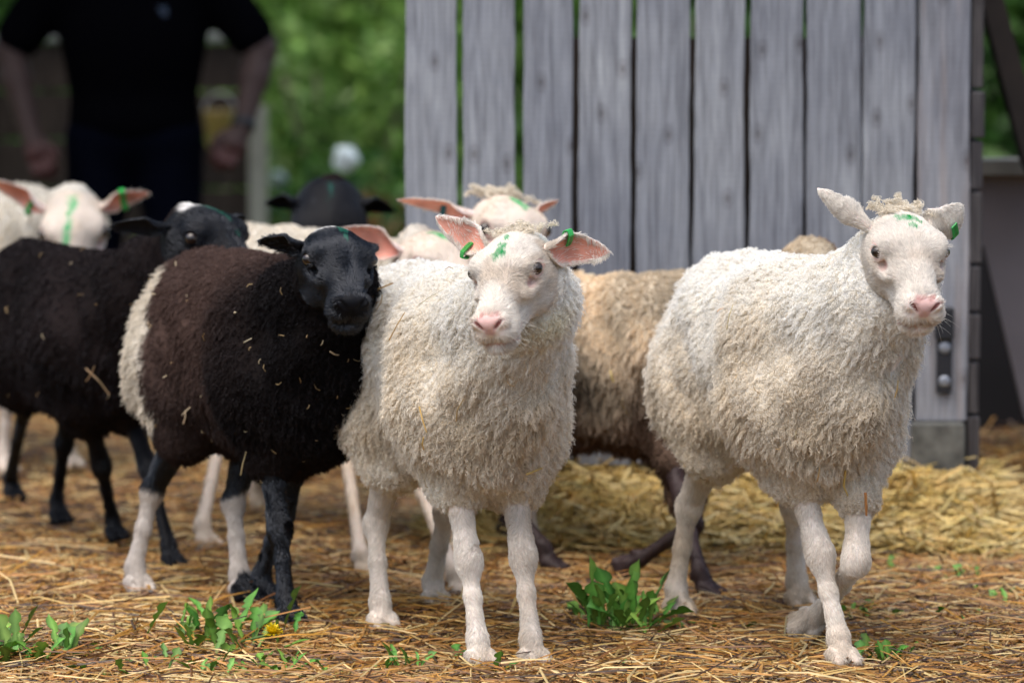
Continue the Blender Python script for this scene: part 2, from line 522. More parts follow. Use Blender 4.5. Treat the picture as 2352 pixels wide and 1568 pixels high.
WOOLSURF = []
def make_sheep(cfg):
    s = cfg.get('s', 1.0); q = cfg.get('q', 1)        # q: 1 near (fine), 2 mid, 3 far (blurred)
    th = R(cfg['th'])
    f = np.array([math.sin(th), -math.cos(th), 0]); l = np.array([math.cos(th), math.sin(th), 0]); up = np.array([0, 0, 1.])
    base = np.array([cfg['c'][0], cfg['c'][1], 0.0]); B = np.stack([f, l, up], 1)
    loc = lambda w: (np.asarray(w) - base) @ B
    ldir = lambda w: np.asarray(w, float) @ B
    root = empty('sheep', tuple(base), math.atan2(f[1], f[0]))
    tag(root, cfg['label'], 'sheep', 'sheep of the flock walking over straw')
    # head frame
    hp = loc(cfg['head'])
    yaw, pit, roll = R(cfg['yaw']), R(cfg['pit']), R(cfg.get('roll', 0))
    X = np.array([math.sin(yaw) * math.cos(pit), -math.cos(yaw) * math.cos(pit), -math.sin(pit)])
    hs = cfg.get('hs', 1.0) * s
    Z = nrm(np.array([0, 0, 1.]) - X * X[2]); Y = np.cross(Z, X)
    Z, Y = Z * math.cos(roll) - Y * math.sin(roll), Y * math.cos(roll) + Z * math.sin(roll)
    HR = np.stack([ldir(X), ldir(Y), ldir(Z)], 1)
    H = XF(HR, hp, hs)
    # ---------------- skeleton
    w_ = cfg.get('w', .72); dz = cfg.get('dz', 0.0)
    XSC = cfg.get('xs', .95)
    S = lambda x, y, z: np.array([x * XSC, y * w_, z + (dz if z > .28 else 0)]) * s
    fl, sk = [], []
    def E(c, r, k=.08, both=True, rot=None):
        fl.append(Pr('ell', S(*c), ra=np.array([r[0], r[1] * w_, r[2]]) * s, k=k * s, rot=rot))
        if both: sk.append(Pr('ell', S(*c), ra=(np.array([r[0], r[1] * w_, r[2]]) - .02) * s, k=k * s, rot=rot))
    bl = cfg.get('belly', .0)
    E((-.02, 0, .478 - bl * .5), (.325, .160, .168 + bl * .5), .10)
    E((-.21, 0, .505), (.175, .150, .165), .10)
    E((-.05, 0, .535), (.26, .125, .125), .08)
    E((.19, 0, .484), (.160, .150, .165), .10)
    E((.258, 0, .455), (.095, .112, .112), .08)
    nk0, nk1 = S(.20, 0, .53), H((-.045, 0, -.030))
    nm = (nk0 * .5 + nk1 * .5) + np.array([.01, 0, cfg.get('ncurve', -.005)]) * s
    nr = cfg.get('nr', .86)
    fl.append(Pr('cone', nk0, nm, .140 * s * nr, .105 * s * nr, k=.09 * s)); fl.append(Pr('cone', nm, nk1, .100 * s * nr, .060 * s, k=.06 * s))
    sk.append(Pr('cone', nk0, nm, .120 * s * nr, .088 * s * nr, k=.08 * s)); sk.append(Pr('cone', nm, nk1, .088 * s * nr, .054 * s, k=.05 * s))
    # throat wool
    th0 = S(.285, 0, .46); th1 = H((-.015, 0, -.070))
    fl.append(Pr('cone', th0, th1, .090 * s * nr, .034 * s, k=.08 * s)); sk.append(Pr('cone', th0, th1, .075 * s, .030 * s, k=.07 * s))
    # tail
    fl.append(Pr('cone', S(-.365, 0, .53), S(-.385, 0, .40), .035 * s, .028 * s, k=.05 * s))
    sk.append(Pr('cone', S(-.365, 0, .53), S(-.385, 0, .40), .02 * s, .012 * s, k=.03 * s))
    legs = {}
    J = cfg.get('joints', {}); HF = cfg.get('hoof', {})
    def_h = {'fl': (.22, .085), 'fr': (.22, -.085), 'hl': (-.27, .09), 'hr': (-.27, -.09)}
    lr = cfg.get('lr', .78)
    for nme, (dx, dy) in def_h.items():
        sg = 1 if dy > 0 else -1
        if nme in HF: h = loc(HF[nme])
        else: h = np.array([dx, dy, 0]) * s
        tw = 0.0
        front = nme[0] == 'f'
        if front:
            A0 = S(.19, sg * .085, .43); A1 = S(.175, sg * .088, .325) + np.array([(h[0] - .22 * s) * .25, (h[1] - sg * .085 * s) * .3, 0])
            if nme in J:
                A1, kn, fe, hf = [loc(p_) for p_ in J[nme]]
            else:
                hf = h + np.array([0, 0, .012 * s]); fe = h + np.array([-.022, 0, .062]) * s
                kn = ik(A1, fe, .150 * s, .118 * s, np.array([1., 0, 0]))
            fl += [Pr('ell', A0, ra=np.array([.10, .07, .13]) * s, k=.06 * s), Pr('cone', A0, A1 + (kn - A1) * .12, .072 * s, .043 * s, k=.04 * s)]
            sk += [Pr('cone', A0, A1, .062 * s, .038 * s * lr, k=.04 * s), Pr('cone', A1, A1 + (kn - A1) * .8, .035 * s * lr, .0205 * s * lr, k=.02 * s),
                   Pr('cone', A1 + (kn - A1) * .8, kn, .0205 * s * lr, .0215 * s * lr, k=.02 * s),
                   Pr('ell', kn + nrm(kn - A1) * .0 + np.array([.005, 0, .004]) * s, ra=np.array([.0205, .0205, .028]) * s * lr, k=.018 * s),
                   Pr('cone', kn, kn + (fe - kn) * .45, .0215 * s * lr, .0160 * s * lr, k=.02 * s), Pr('cone', kn + (fe - kn) * .45, fe, .0155 * s * lr, .0195 * s * lr, k=.012 * s)]
        else:
            A0 = S(-.22, sg * .085, .46); A1 = S(-.135, sg * .098, .355) + np.array([(h[0] + .27 * s) * .14, (h[1] - sg * .09 * s) * .25, 0])
            if nme in J:
                A1, kn, fe, hf = [loc(p_) for p_ in J[nme]]
            else:
                hf = h + np.array([0, 0, .012 * s]); fe = h + np.array([-.020, 0, .064]) * s
                kn = ik(A1, fe, .175 * s, .150 * s, np.array([-1., 0, 0.0]))
            fl += [Pr('ell', A0, ra=np.array([.13, .078, .16]) * s, k=.06 * s), Pr('cone', A0, A1 + (kn - A1) * .22, .092 * s, .052 * s, k=.05 * s)]
            sk += [Pr('cone', A0, A1, .075 * s, .048 * s * lr, k=.05 * s), Pr('cone', A1, kn, .046 * s * lr, .0225 * s * lr, k=.02 * s),
                   Pr('ell', kn, ra=np.array([.026, .018, .024]) * s * lr, k=.016 * s),
                   Pr('cone', kn, kn + (fe - kn) * .5, .0205 * s * lr, .0165 * s * lr, k=.02 * s), Pr('cone', kn + (fe - kn) * .5, fe, .0165 * s * lr, .0200 * s * lr, k=.012 * s)]
        # pastern and cloven hoof
        ax = nrm(hf - fe); fwd = nrm(np.array([1., 0, 0]) - ax * ax[0]) if abs(ax[0]) < .95 else nrm(np.array([0, 0, 1.]) - ax * ax[2])
        if np.dot(fe - kn, fwd) > 0 and nme in J: fwd = fwd
        sd_ = nrm(np.cross(ax, fwd))
        sk.append(Pr('cone', fe, hf - ax * .012 * s, .0195 * s * lr, .0225 * s, k=.012 * s))
        for g in (1, -1):
            sk.append(Pr('cone', hf - ax * .024 * s + sd_ * g * .0110 * s, hf + sd_ * g * .0150 * s + fwd * .026 * s, .0150 * s, .0100 * s, k=.002 * s))
            sk.append(Pr('cone', hf + sd_ * g * .0140 * s + fwd * .02 * s, hf + sd_ * g * .0135 * s - fwd * .012 * s, .0112 * s, .0112 * s, k=.003 * s))
            sk.append(Pr('cone', fe - fwd * .017 * s + sd_ * g * .008 * s, fe - fwd * .022 * s + sd_ * g * .008 * s + ax * .007 * s, .0055 * s, .0045 * s, k=.006 * s))
        sk.append(Pr('cone', hf + fwd * .050 * s - ax * .004 * s, hf - ax * .040 * s + fwd * .024 * s, .0032 * s, .0016 * s, k=.003 * s, op='s'))
        legs[nme] = (A1, kn, fe, hf)
    poll = Pr('ell', H((-.046, 0, .016)), ra=np.array([.036, .038, .034]) * hs, rot=HR, k=.03)
    fl.append(poll)
    # keep the fleece off the face: cut with a slightly inflated face
    face_cut = [Pr('ell', H((.075, 0, -.02)), ra=np.array([.085, .085, .10]) * hs, rot=HR, k=.01, op='s')]
    sk += head_prims(H, hs)
    # ---------------- meshing
    hb = .13 * hs
    hc_ = H((.06, 0, -.02))
    hh = {1: .0026, 2: .0042, 3: .008}[q] / min(QUICK * 1.0 + .0, 1)
    bh = {1: .011, 2: .014, 3: .018}[q]; lh = {1: .0055, 2: .008, 3: .010}[q]
    lo = np.min([p_.lo for p_ in sk if p_.op == 'u'], 0) - .02; hi = np.max([p_.hi for p_ in sk if p_.op == 'u'], 0) + .02
    fx = [(hc_[0] - hb, hc_[0] + hb, hh)]; fy = [(hc_[1] - hb, hc_[1] + hb, hh)]; fz = [(hc_[2] - hb, hc_[2] + hb, hh), (lo[2], .30 * s, lh), (lo[2], .075 * s, lh * .6)]
    for k_ in legs:
        for p_ in legs[k_][1:]:
            fx.append((p_[0] - .04, p_[0] + .04, lh)); fy.append((p_[1] - .04, p_[1] + .04, lh))
        p_ = legs[k_][3]; fx.append((p_[0] - .045, p_[0] + .045, lh * .6)); fy.append((p_[1] - .035, p_[1] + .035, lh * .6))
    V, Q = surf_nets(sk, axis(lo[0], hi[0], bh, fx), axis(lo[1], hi[1], bh, fy), axis(lo[2], hi[2], bh, fz), floor=.001)
    flo = np.min([p_.lo for p_ in fl], 0) - .03; fhi = np.max([p_.hi for p_ in fl], 0) + .03
    fh = {1: .0085, 2: .012, 3: .016}[q]
    FV, FQ = surf_nets(fl + face_cut, axis(flo[0], fhi[0], fh, []), axis(flo[1], fhi[1], fh, []), axis(flo[2], fhi[2], fh, []))
    FN = vnormals(FV, FQ)
    # soft unevenness of the fleece
    FV = FV + FN * ((fnoise(FV, 14, 0) * .009 + fnoise(FV, 42, 1) * .005) * s)[:, None]
    FN = vnormals(FV, FQ)
    N = vnormals(V, Q)
    # ---------------- ears
    ears = []
    for sg, key in ((1, 'earL'), (-1, 'earR')):
        ec = cfg[key]
        r0 = H((-.022, sg * .046, .017))
        ears.append(ear_surf(r0, ldir(ec['e']), ldir(ec['o']), ec.get('L', .125) * s, ec.get('W', .034) * s, ec.get('curl', 0), ec.get('fold', 1)))
    # ---------------- colours
    pat = cfg['pat']
    hcrd = H.inv(V)
    skc = pat['skin'](V / s, hcrd, 'skin')
    inn_c = np.array(pat['inner'])
    Vs, Qs, Cs = [V], [Q], [skc]
    off = len(V)
    for (ev, ef, inner, U, Vv) in ears:
        c = pat['skin'](ev / s, H.inv(ev), 'ear')
        rim = smooth01(np.abs(Vv), .78, .98) + smooth01(U, .93, 1.0)
        c = mixc(c, inn_c * (1 + .15 * fnoise(ev, 90)[:, None]), inner * (1 - np.clip(rim, 0, 1)) * .95)
        Vs.append(ev); Qs.append(ef + off); Cs.append(c); off += len(ev)
    body = link('body', mesh_np('body', np.concatenate(Vs), np.concatenate(Qs), np.concatenate(Cs)), root, M_SKIND if pat.get('darkface') else M_SKIN)
    fcol = pat['wool'](FV / s, H.inv(FV))
    dark = pat.get('dark', False)
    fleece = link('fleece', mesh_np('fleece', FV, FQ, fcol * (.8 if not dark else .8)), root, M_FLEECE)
    # ---------------- wool locks
    nw = int(cfg.get('wool', 60000) * QUICK); wl = cfg.get('wl', .0195) * s
    WOOLSURF.append((cfg['label'], FV @ B.T + base, FQ))
    D = sdf_pts(sk, FV)
    wv = smooth01(D, -.004, .006)
    p, n, fi, W = sample(FV, FQ, FN, nw, wv)
    nc = int(nw / cfg.get('perlock', 5.5))
    cp, cn, _, _ = sample(FV, FQ, FN, nc, wv)
    # nearest lock centre by hashing
    cell = cfg.get('cell', .016) * s
    from mathutils.kdtree import KDTree
    kd = KDTree(nc)
    for i in range(nc): kd.insert(cp[i], i)
    kd.balance()
    lid = np.array([kd.find(p_)[1] for p_ in p])
    K = 11 if q == 1 else 6
    def flow(pp, nn):
        lat = fnoise(pp, 9, 2)[:, None]; lat2 = fnoise(pp, 9, 3)[:, None]
        g = np.array([-.55, 0, -1.0]) + lat * np.array([.35, .3, 0]) + lat2 * np.array([0, .45, .0])
        g = g - nn * (g * nn).sum(1)[:, None]
        g = g + rng.normal(0, .22, pp.shape)
        return g
    fc = flow(cp, cn); stand = cfg.get('stand', .55)
    topn = smooth01(cn[:, 2], .25, .9)[:, None]
    lockdir = nrm(cn * (stand + topn * .55) + fc * (.95 - .65 * topn) + rng.normal(0, .16, cp.shape))
    phase = rng.random(nc) * 6.28; turns = rng.uniform(1.6, 3.2, nc) * (1 if q < 3 else .7)
    hand = np.where(rng.random(nc) < .5, -1., 1.)
    llen = wl * rng.uniform(.6, 1.25, nc) * (1 + .12 * fnoise(cp, 20, 3)) * (1 - .40 * topn[:, 0])
    # near the edge of the fleece (face, leg tops) the wool is shorter
    hd = np.linalg.norm(H.inv(cp) - np.array([.04, 0, 0]), axis=1)
    llen *= .45 + .55 * smooth01(hd, .09, .17); llen *= .6 + .4 * smooth01(cp[:, 2] / s, .30, .40)
    dcv = lockdir[lid]; Lc = llen[lid] * rng.uniform(.65, 1.25, nw)
    a = nrm(np.cross(dcv, [.3, .1, 1.0])); b_ = np.cross(dcv, a)
    t = np.linspace(0, 1, K)[None, :, None]
    cl = (cp[lid] - p); amp = cfg.get('amp', .0025) * s * rng.uniform(.7, 1.3, nc)[lid][:, None, None]
    ph = phase[lid][:, None, None] + rng.normal(0, .30, (nw, 1, 1)); tn = turns[lid][:, None, None] * 6.28
    A = a[:, None, :]; Bn = b_[:, None, :] * hand[lid][:, None, None]
    sag = np.array([0, 0, -1.0])[None, None, :] * (t ** 2) * (Lc * .30)[:, None, None]
    pts = p[:, None, :] - n[:, None, :] * .003 + dcv[:, None, :] * Lc[:, None, None] * t + cl[:, None, :] * (t ** .8) * cfg.get('clump', .30) + sag
    pts = pts + (A * np.cos(ph + tn * t) + Bn * np.sin(ph + tn * t)) * amp * (.25 + .9 * t) - (A * np.cos(ph) + Bn * np.sin(ph)) * amp * .25
    pts = pts + rng.normal(0, .0010, pts.shape) * t * s
    r0 = cfg.get('wr', .00050) * s
    rad = r0 * rng.uniform(.7, 1.2, (nw, 1)) * (1 - .55 * np.linspace(0, 1, K)[None, :] ** 2)
    wc = pat['wool'](p / s, H.inv(p))
    wc = wc * (1 + rng.normal(0, .06, (nc, 1)))[lid] * (1 + rng.normal(0, .05, (nw, 1)))
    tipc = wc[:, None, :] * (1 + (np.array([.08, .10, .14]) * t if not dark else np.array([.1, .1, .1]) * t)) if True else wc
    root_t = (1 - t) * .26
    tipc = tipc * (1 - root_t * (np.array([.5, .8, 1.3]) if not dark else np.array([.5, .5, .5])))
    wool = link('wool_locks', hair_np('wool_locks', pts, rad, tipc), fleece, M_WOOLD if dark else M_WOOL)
    # poll tuft
    if cfg.get('tuft'):
        nt_ = int(cfg['tuft'] * max(QUICK, .5)); nl_ = 34
        base_l = rng.normal(0, 1, (nl_, 3)) * np.array([.010, .020, .0]) + np.array([-.050, 0, .043])
        dirl = nrm(rng.normal(0, .50, (nl_, 3)) + np.array([.25, 0, 1.0]) + base_l * np.array([4, 16, 0]))
        li = rng.integers(0, nl_, nt_)
        o_ = base_l[li] + rng.normal(0, .0045, (nt_, 3))
        Lt = (cfg.get('tuftL', .045) * rng.uniform(.45, 1.25, nl_))[li] * rng.uniform(.8, 1.1, nt_)
        KK = 10; tt = np.linspace(0, 1, KK)[None, :, None]
        dd = dirl[li]; a = nrm(np.cross(dd, [.3, 1, .1])); b_ = np.cross(dd, a)
        php = (rng.random(nl_) * 6.28)[li][:, None, None] + rng.normal(0, .25, (nt_, 1, 1)); tnn = (rng.uniform(1.2, 2.6, nl_) * 6.28)[li][:, None, None]
        pp = o_[:, None, :] + dd[:, None, :] * Lt[:, None, None] * tt - (o_ - base_l[li])[:, None, :] * tt * .7
        pp = pp + (a[:, None, :] * np.cos(php + tnn * tt) + b_[:, None, :] * np.sin(php + tnn * tt)) * .0035 * (.3 + tt) + np.array([0, 0, -.4]) * (tt ** 2.2) * Lt[:, None, None]
        pw = H.t + (pp * HA * hs) @ HR.T
        tc = np.tile(np.array(cfg.get('tuftc', (.80, .73, .61))), (nt_, KK, 1)) * rng.uniform(.8, 1.15, (nt_, 1, 1))
        link('poll_tuft', hair_np('poll_tuft', pw, np.full((nt_, KK), .00055 * s) * (1 - .5 * np.linspace(0, 1, KK)), tc), fleece, M_WOOL)
    # ---------------- short hair on face and legs
    nf = int(cfg.get('fur', 30000) * QUICK)
    if nf:
        Dv = sdf_pts(fl + face_cut, V)
        hm = smooth01(Dv, -.004, .004)
        nose = np.linalg.norm((hcrd - np.array([.185, 0, -.032])) / np.array([.014, .027, .018]), axis=1)
        hm *= smooth01(nose, .9, 1.3)
        for sg in (1, -1): hm *= smooth01(np.linalg.norm(hcrd - np.array([EYE[0], sg * EYE[1], EYE[2]]), axis=1), .016, .020)
        ishead = (np.linalg.norm(hcrd - np.array([.06, 0, -.01]), axis=1) < .17)
        hm *= smooth01(V[:, 2], .024 * s, .040 * s)
        hm = hm * np.where(ishead, 2.2, 1.0)
        p, n, fi, W = sample(V, Q, N, nf, hm)
        # ears
        for (ev, ef, inner, U, Vv) in ears:
            en = vnormals(ev, ef)
            pe, ne, _, _ = sample(ev, ef, en, int(nf * .07), (1 - inner * .96) + .8 * (np.abs(Vv) > .85))
            p = np.concatenate([p, pe]); n = np.concatenate([n, ne])
        hc2 = H.inv(p); ih = np.linalg.norm(hc2 - np.array([.06, 0, -.01]), axis=1) < .17
        back = -HR[:, 0] + .35 * HR[:, 2] * 0
        # comb direction: face hair runs from nose up and outward; leg hair runs down
        hd_ = np.tile(back, (len(p), 1)) + HR[:, 1][None, :] * np.sign(hc2[:, 1:2]) * .45 * smooth01(np.abs(hc2[:, 1]), .0, .05)[:, None]
        hd_ = hd_ - HR[:, 2][None, :] * (.5 * (hc2[:, 2:3] < -.01))
        dn = np.where(ih[:, None], hd_, np.array([0, 0, -1.0])[None, :])
        dn = dn + .35 * np.stack([fnoise(p, 40, 0), fnoise(p, 40, 1), fnoise(p, 40, 2)], 1)
        dn = nrm(dn - n * (dn * n).sum(1)[:, None])
        Lf = np.where(ih, rng.uniform(.005, .011, len(p)), rng.uniform(.006, .012, len(p))) * s
        lower = ih & (hc2[:, 2] < -.05); Lf = Lf * np.where(lower, 1.4, 1)
        t = np.linspace(0, 1, 4)[None, :, None]
        lift = rng.uniform(.25, .60, (len(p), 1))
        pts = p[:, None, :] - n[:, None, :] * .0006 + (dn[:, None, :] * t + n[:, None, :] * lift[:, :, None] * (t - .45 * t * t)) * Lf[:, None, None] + rng.normal(0, .0004, (len(p), 4, 3)) * t
        hcol = pat['skin'](p / s, hc2, 'fur') * (1 + rng.normal(0, .10, (len(p), 1))) * (1 + .03 * fnoise(p, 150, 3)[:, None])
        link('short_hair', hair_np('short_hair', pts, np.full((len(p), 4), .00042 * s) * (1 - .6 * np.linspace(0, 1, 4)), np.repeat(hcol[:, None, :], 4, 1)), body, M_FURD if pat.get('darkface') else M_FUR)
        if q == 1 and not pat.get('darkface'):      # whiskers and lashes
            pw, rd = [], []
            for sg in (1, -1):
                e = np.array([EYE[0], sg * EYE[1], EYE[2]]); d = np.array([EYE_DIR[0], sg * EYE_DIR[1], EYE_DIR[2]])
                a_ = nrm(np.cross([0, 0, 1], d)); b2 = np.cross(d, a_)
                for i in range(34):
                    an = R(rng.uniform(20, 160)); o_ = e + d * .005 + (a_ * math.cos(an) * .0125 + b2 * math.sin(an) * .0105)
                    dd = nrm(d * 1.2 + (a_ * math.cos(an) + b2 * math.sin(an)) * .9 + rng.normal(0, .15, 3)); L = rng.uniform(.008, .016)
                    pw.append([o_ + dd * L * u + np.array([0, 0, -.3]) * L * u * u for u in np.linspace(0, 1, 5)])
                for i in range(26):
                    o_ = np.array([rng.uniform(.10, .185), sg * rng.uniform(.02, .034), rng.uniform(-.075, -.045)]); dd = nrm(np.array([.1, sg * 1.0, -.5]) + rng.normal(0, .35, 3)); L = rng.uniform(.015, .038)
                    pw.append([o_ + dd * L * u + np.array([0, 0, -.25]) * L * u * u for u in np.linspace(0, 1, 5)])
            pw = H.t + (np.array(pw) * HA * hs) @ HR.T
            link('whiskers', hair_np('whiskers', pw, np.full(pw.shape[:2], .00022) * (1 - .6 * np.linspace(0, 1, 5)), np.tile(np.array([.8, .78, .72]), (*pw.shape[:2], 1))), body, M_FUR)
    # ---------------- eyes
    for sg in (1, -1):
        e = np.array([EYE[0], sg * EYE[1], EYE[2]]); d = np.array([EYE_DIR[0], sg * EYE_DIR[1], EYE_DIR[2]])
        a_ = nrm(np.cross([0, 0, 1], d)); b2 = np.cross(d, a_)
        nu_, nv_ = 20, 24; vv, ff, cc = [], [], []
        for i in range(nu_ + 1):
            u = math.pi * i / nu_
            for j in range(nv_):
                w = 2 * math.pi * j / nv_
                pl = np.array([math.cos(u), math.sin(u) * math.cos(w), math.sin(u) * math.sin(w)])
                vv.append(H(e + .0126 * (d * pl[0] * 1.02 + a_ * pl[1] + b2 * pl[2])))
                pup = (abs(pl[2]) < .20 and abs(pl[1]) < .45)
                ir = math.degrees(u) < 66
                cc.append((.004, .004, .006) if pup and ir else ((.045, .030, .020) if not dark else (.022, .011, .006)) if ir else (.25, .17, .15) if not dark else (.03, .02, .02))
        for i in range(nu_):
            for j in range(nv_): ff.append((i * nv_ + j, (i + 1) * nv_ + j, (i + 1) * nv_ + (j + 1) % nv_, i * nv_ + (j + 1) % nv_))
        link('eye', mesh_np('eye', np.array(vv), np.array(ff), np.array(cc)), root, M_EYE)
    # ---------------- ear tags
    for (key, u, v, c) in cfg.get('tags', []):
        ei = 0 if key == 'earL' else 1
        ev = ears[ei][0]; ec = cfg[key]; nu_, nv_ = 26, 18
        g = ev[:nu_ * nv_].reshape(nu_, nv_, 3)
        iu = int(u * (nu_ - 1)); jv = 0 if v < 0 else nv_ - 1
        edge = g[iu, jv]; inner_pt = g[iu, 5 if v < 0 else nv_ - 6]
        ax_e = nrm(g[min(iu + 2, nu_ - 1), jv] - g[max(iu - 2, 0), jv]); inw = nrm(inner_pt - edge); nn = nrm(np.cross(ax_e, inw))
        mb = MB(); path = []
        ln = cfg.get('tagL', .026) * s; gap = .0048 * s
        prof = [(ln, gap), (ln * .5, gap * 1.15), (0, gap * 1.1), (-.004 * s, gap * .6), (-.0055 * s, 0), (-.004 * s, -gap * .6), (0, -gap * 1.1), (ln * .5, -gap * 1.15), (ln, -gap)]
        for thk in (0, .0022 * s):
            for (a1, b1) in prof:
                sc1 = 1 + (thk / gap if abs(b1) > 0 else 0)
                c0 = edge + inw * (a1 - (thk if b1 == 0 else 0)) + nn * b1 * sc1
                for w in (-1, 1): path.append(c0 + ax_e * w * .0062 * s)
        npf = len(prof); F = []
        for i in range(npf - 1):
            a0, a1 = 2 * i, 2 * i + 1; b0, b1 = 2 * (i + 1), 2 * (i + 1) + 1; o_ = 2 * npf
            F += [(a0, b0, b1, a1), (o_ + a1, o_ + b1, o_ + b0, o_ + a0), (a0, o_ + a0, o_ + b0, b0), (a1, b1, o_ + b1, o_ + a1)]
        o_ = 2 * npf; F += [(0, 1, o_ + 1, o_), (o_ - 2, 2 * o_ - 2, 2 * o_ - 1, o_ - 1)]
        mb.add(path, F, c)
        for kk in range(5):      # small dark printed characters along the band
            for b1 in (1, -1):
                c0 = edge + inw * ln * (.22 + .15 * kk) + nn * b1 * (gap * 1.15 + .0022 * s + .0003); hh_ = ax_e * .0026 * s; ww_ = inw * .0007 * s
                mb.add([c0 - hh_ - ww_, c0 + hh_ - ww_, c0 + hh_ + ww_, c0 - hh_ + ww_], [(0, 1, 2, 3)], (.01, .06, .02))
        link('ear_tag', mb.data('ear_tag'), root, M_TAG)
    return root

# colour patterns ------------------------------------------------
WHITE = np.array([.89, .87, .82]); CREAM = np.array([.78, .70, .57])
GREEN = np.array([.03, .42, .14])
def paint(hc, marks, seed=0):
    m = np.zeros(len(hc))
    nz = fnoise(hc + seed, 260, 1) * .45 + fnoise(hc + seed, 110, 2) * .35
    for (x, y, rx_, ry_, ang) in marks:
        c_, s_ = math.cos(R(ang)), math.sin(R(ang)); dx, dy = hc[:, 0] - x, hc[:, 1] - y
        d = np.sqrt(((dx * c_ + dy * s_) / rx_) ** 2 + ((-dx * s_ + dy * c_) / ry_) ** 2)
        m = np.maximum(m, smooth01(1.15 - d + nz * .55, 0, .35))
    return m * (hc[:, 2] > -.02) * (np.abs(hc[:, 1]) < .05)
def white_pat(marks, seed=0, knee=None, tint=(1, 1, 1)):
    tint = np.array(tint)
    def skin(p, hc, what):
        c = np.tile(np.array([.80, .71, .65]) if what == 'skin' else np.array([.83, .785, .72]), (len(p), 1)) * tint
        if what == 'ear': c = np.tile(np.array([.82, .66, .62]), (len(p), 1))
        c = c * (1 + .05 * fnoise(p, 30, 0)[:, None])
        inhead = np.linalg.norm(hc - np.array([.07, 0, -.02]), axis=1) < .16
        c = mixc(c, np.array([.66, .54, .41]), np.clip(fnoise(hc + seed, 38, 3) * .35 + fnoise(hc, 90, 0) * .15, 0, .42) * inhead)
        # pink skin round the eyes, nose pad, lips, groove under the eye
        pk = np.zeros(len(p))
        for sg in (1, -1):
            d = np.linalg.norm((hc - np.array([EYE[0], sg * EYE[1], EYE[2]])) / np.array([1, 1, .9]), axis=1)
            pk = np.maximum(pk, 1 - smooth01(d, .014, .022))
            d = np.linalg.norm((hc - np.array([.074, sg * .047, -.003])) / np.array([1.6, 1, 1]), axis=1); pk = np.maximum(pk, .75 * (1 - smooth01(d, .006, .013)))
        hw = .003 + .0165 * np.clip((hc[:, 2] + .050) / .030, 0, 1) - .012 * np.clip((hc[:, 2] + .018) / .012, 0, 1)
        npd = (1 - smooth01(np.abs(hc[:, 1]) - hw, -.002, .0045)) * smooth01(hc[:, 0], .168, .176) * smooth01(hc[:, 2], -.050, -.044) * (1 - smooth01(hc[:, 2], -.015, -.009))
        lip = (1 - smooth01(np.abs(hc[:, 2] + .0655), .0020, .0052)) * (hc[:, 0] > .125)
        c = mixc(c, np.array([.78, .47, .43]), pk * .7 * inhead)
        c = mixc(c, np.array([.68, .39, .36]), npd * .80 * inhead)
        c = mixc(c, np.array([.60, .27, .24]), lip * .75 * inhead)
        nst = np.zeros(len(p))
        for sg in (1, -1): nst = np.maximum(nst, 1 - smooth01(np.linalg.norm(np.stack([(hc[:, 0] - .184) / 1.6, hc[:, 1] * sg - .017 - .8 * (hc[:, 2] + .0265), (hc[:, 2] + .0265) * .55], 1), axis=1), .0035, .0065))
        c = mixc(c, np.array([.20, .05, .045]), nst * .95 * inhead)
        c = mixc(c, GREEN, paint(hc, marks, seed) * inhead * (.72 + .2 * fnoise(hc, 300, 2)))
        if what != 'ear':
            # hooves horn-coloured, legs a little soiled near the ground
            leg = (~inhead) & (p[:, 2] < .30)
            c = mixc(c, np.array([.26, .185, .13]), (1 - smooth01(p[:, 2] + .003 * fnoise(p, 60), .020, .034)) * leg * .85)
            dirt = np.clip(fnoise(p, 22, 2) * .7 - .1, 0, 1) * leg
            c = mixc(c, np.array([.50, .38, .24]), np.clip(dirt * .5 + .35 * leg * (1 - smooth01(p[:, 2] + .015 * fnoise(p, 35, 1), .03, .09)), 0, .7))
            if knee is not None:
                d = np.linalg.norm((p - knee) / np.array([1, 1, 1.4]), axis=1)
                c = mixc(c, np.array([.42, .40, .13]), (1 - smooth01(d + .008 * fnoise(p, 80), .030, .048)) * .9)
        return c
    def wool(p, hc):
        lo_ = 1 - smooth01(p[:, 2], .42, .66)  # creamier low down: partly the wool's own colour, partly side shading painted in
        c = mixc(np.tile(WHITE * tint, (len(p), 1)), CREAM * tint, np.clip(lo_ * .55 + .22 * fnoise(p, 7, 1) + .12 * fnoise(p, 30, 3), 0, .9))
        fr = smooth01(p[:, 0], .20, .40) * lo_
        c = mixc(c, np.array([.62, .52, .37]) * tint, np.clip(fr * .4 + .18 * fnoise(p, 18, 2) * lo_, 0, .6))
        th_ = np.linalg.norm((hc - np.array([-.01, 0, -.12])) / np.array([1.2, 1.2, .7]), axis=1)
        return mixc(c, np.array([.58, .50, .22]), (1 - smooth01(th_, .02, .07)) * .55)
    return dict(skin=skin, wool=wool, inner=(.80, .34, .25))  # inner ear: pink skin, with light coming through the ear painted in
def dark_pat(face, woolfn, socks=None, crown=None, marks=(), seed=0, hoofc=(.03, .028, .03), mk=(.01, .12, .07)):
    face = np.array(face)
    def skin(p, hc, what):
        c = np.tile(face, (len(p), 1)) * (1 + .15 * fnoise(p, 30, 0)[:, None])
        if socks is not None:
            c = mixc(c, np.array([.62, .56, .50]), socks(p))
        inhead = np.linalg.norm(hc - np.array([.07, 0, -.02]), axis=1) < .18
        if crown: c = mixc(c, np.array([.75, .73, .70]), crown(hc) * inhead)
        c = mixc(c, np.array(mk), paint(hc, marks, seed) * inhead * .8)
        return c
    def wool(p, hc):
        c = woolfn(p, hc)
        if crown: c = mixc(c, np.array([.75, .73, .70]), crown(hc))
        return c
    return dict(skin=skin, wool=wool, inner=tuple(face * 1.3), dark=True, darkface=True)
